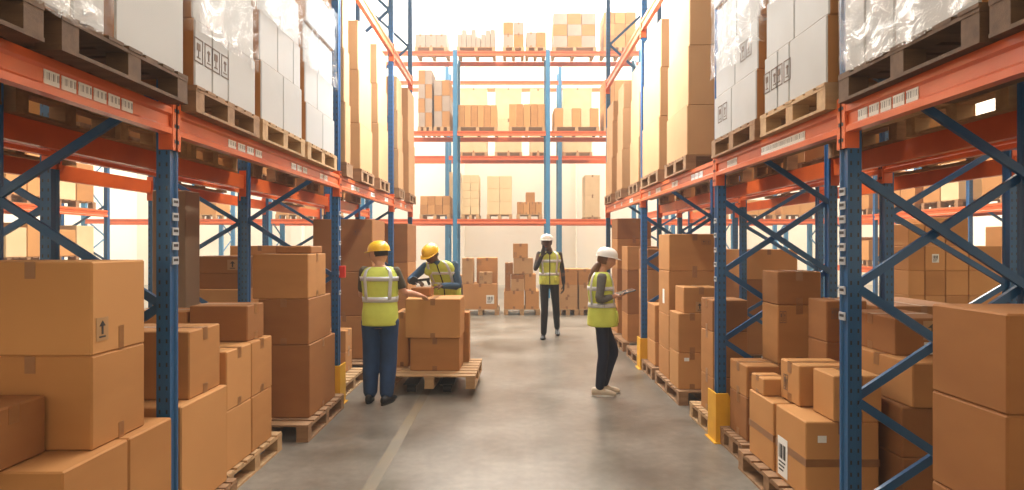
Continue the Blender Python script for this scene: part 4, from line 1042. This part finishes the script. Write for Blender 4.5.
p1, _, _ = person('person with back turned, yellow hard hat, lime vest, blue trousers, reaching for a carton', (-1.345, 6.12, 0), math.radians(0), W1)

# man leaning over the carton
W2 = dict(
    torso=[((.04, .12, .86), .165, .12), ((.04, .10, .98), .165, .12), ((.03, .06, 1.10), .168, .125), ((.0, -.0, 1.22), .182, .13), ((-.03, -.05, 1.31), .185, .12), ((-.05, -.08, 1.375), .155, .095), ((-.06, -.09, 1.41), .085, .07)],
    J=dict(neck=(-.085, -.11, 1.39), head=(-.135, -.17, 1.475), hip_l=(.13, .12, .85), hip_r=(-.05, .12, .85), kn_l=(.14, .08, .46), kn_r=(-.06, .06, .46), an_l=(.14, .16, .09), an_r=(-.06, .16, .09),
           sh_l=(.145, -.05, 1.335), el_l=(.20, -.12, 1.09), wr_l=(.02, -.32, 1.10), sh_r=(-.225, -.07, 1.32), el_r=(-.40, -.13, 1.16), wr_r=(-.30, -.33, 1.165)),
    hyaw=math.radians(150), hpitch=-.55, skin='skin_dark', trousers='navy', shirt='blue_shirt', sleeve='long', cuff=.97, hat='hat_yellow', tr=(.10, .08, .072),
    hand_l=((-.9, -.35, -.15), (0, 0, -1), .45, 1), hand_r=((.75, -.5, -.25), (0, 0, -1), .7, -1), bands=[.34, .55], shoemat='black', shoe_l=((.14, .20, 0), PI), shoe_r=((-.06, .20, 0), PI), k=.98)
p2, _, _ = person('person in yellow hard hat, blue sleeves and lime vest leaning over a carton', (-.875, 7.66, 0), math.radians(172), W2)
tg = empty('tape_dispenser', (-1.13, 7.29, 1.135)); tag(tg, 'black hand tape dispenser held over the small carton by the leaning worker', 'tape dispenser')
bm = bmesh.new(); bmesh.ops.create_cone(bm, segments=20, radius1=.05, radius2=.05, depth=.045, cap_ends=True, matrix=Matrix.Translation((-.06, 0, .03)) @ Matrix.Rotation(PI/2, 4, 'X')); link('tape_roll', bm, 'black', tg)
bm = bmesh.new(); bar(bm, (-.06, 0, .03), (.13, 0, .05), .022, .03); link('frame', bm, 'black', tg)
bm = bmesh.new(); bar(bm, (.10, 0, .05), (.13, 0, -.02), .03, .03); link('handle', bm, 'black', tg)

# man walking toward the camera with a radio
W3 = dict(
    torso=[((0, 0, .90), .165, .12), ((0, 0, 1.01), .165, .12), ((0, 0, 1.13), .155, .115), ((0, .01, 1.27), .175, .125), ((0, .01, 1.39), .19, .12), ((0, .01, 1.455), .165, .095), ((0, .01, 1.495), .085, .07)],
    J=dict(neck=(0, 0, 1.51), head=(-.045, -.02, 1.64), hip_l=(.085, 0, .92), hip_r=(-.085, 0, .92), kn_l=(.12, .05, .50), kn_r=(-.085, -.08, .50), an_l=(.165, .42, .13), an_r=(-.10, -.05, .09),
           sh_l=(.175, 0, 1.43), el_l=(.235, .06, 1.15), wr_l=(.245, -.02, .93), sh_r=(-.175, 0, 1.43), el_r=(-.24, -.09, 1.19), wr_r=(-.135, -.20, 1.42)),
    hyaw=PI-.2, hpitch=.02, skin='skin_dark', trousers='charcoal', shirt='plaid', sleeve='long', cuff=.96, hat='hat_white', glove='black', tr=(.084, .062, .050), sl=.86,
    hand_l=((0, -.1, -1), (-1, 0, 0), .6, 1), hand_r=((.25, .0, .95), (.4, .6, 0), .9, -1), bands=[.30, .58], v0=.04, shoemat='black', shoe_l=((.165, .47, .06), PI, .27, -.25), shoe_r=((-.10, .02, 0), PI-.1), k=1.05)
p3, _, _ = person('person walking toward the camera in white hard hat and lime vest, holding a radio', (.64, 10.3, 0), PI, W3)
rd = empty('radio', (.53, 10.08, 1.545), .2); tag(rd, 'black handheld radio held to the mouth of the walking man', 'radio')
bm = bmesh.new(); abox(bm, -.022, .022, -.014, .014, -.06, .05, .004); link('case', bm, 'black', rd)
bm = bmesh.new(); bar(bm, (-.012, 0, .05), (-.012, 0, .11), .009, .009); link('antenna', bm, 'rubber', rd)

# woman with the tablet
W4 = dict(
    torso=[((0, 0, .74), .150, .150), ((0, 0, .87), .145, .145), ((-.01, 0, .99), .125, .120), ((-.02, 0, 1.11), .138, .125), ((-.02, 0, 1.22), .155, .115), ((-.02, 0, 1.285), .135, .088), ((-.02, 0, 1.32), .07, .058)],
    J=dict(neck=(-.005, 0, 1.335), head=(.045, 0, 1.44), hip_l=(-.01, .062, .80), hip_r=(-.02, -.062, .80), kn_l=(.13, .09, .46), kn_r=(.0, -.06, .44), an_l=(.035, .13, .09), an_r=(-.035, -.03, .09),
           sh_l=(-.03, .155, 1.255), el_l=(-.01, .19, 1.03), wr_l=(.16, .10, 1.06), sh_r=(-.03, -.155, 1.255), el_r=(-.06, -.185, 1.03), wr_r=(.13, -.08, 1.065)),
    hyaw=-PI/2, hpitch=-.22, skin='skin', trousers='navy', shirt='grey_shirt', sleeve='long', cuff=.70, hat='hat_white', haircol='hair', hairz=-.7, tr=(.076, .058, .047), sl=.86,
    hand_l=((.95, -.2, .1), (0, 0, 1), .5, -1), hand_r=((.95, .25, .1), (0, 0, 1), .5, 1), bands=[.30, .55], shoemat='beige_shoe', shoe_l=((-.03, .13, 0), -PI/2-.15, .24), shoe_r=((-.10, -.03, 0), -PI/2-.1, .24), k=.92, v0=.0)
p4, Mh4, _ = person('person with long brown hair, white hard hat and tablet, facing the right rack', (.965, 6.40, 0), -PI/2, W4)
bm = bmesh.new(); ring_tube(bm, smooth_pts([((-.035, 0, 1.40), .035, .05), ((-.075, .0, 1.34), .042, .055), ((-.115, -.01, 1.24), .040, .05), ((-.125, -.02, 1.14), .022, .03), ((-.12, -.02, 1.09), .008, .01)], 4), 14)
link('ponytail', bm, 'hair', p4, smooth=True)
tb = empty('tablet', (1.21, 6.40, 1.095)); tb.rotation_euler = (0, math.radians(-16), 0); tag(tb, 'black tablet held flat by the woman in the aisle', 'tablet')
bm = bmesh.new(); abox(bm, -.085, .095, -.12, .12, 0, .010, .003); link('case', bm, 'black', tb)
bm = bmesh.new(); abox(bm, -.075, .085, -.11, .11, .0102, .0115); link('screen', bm, 'screen', tb)
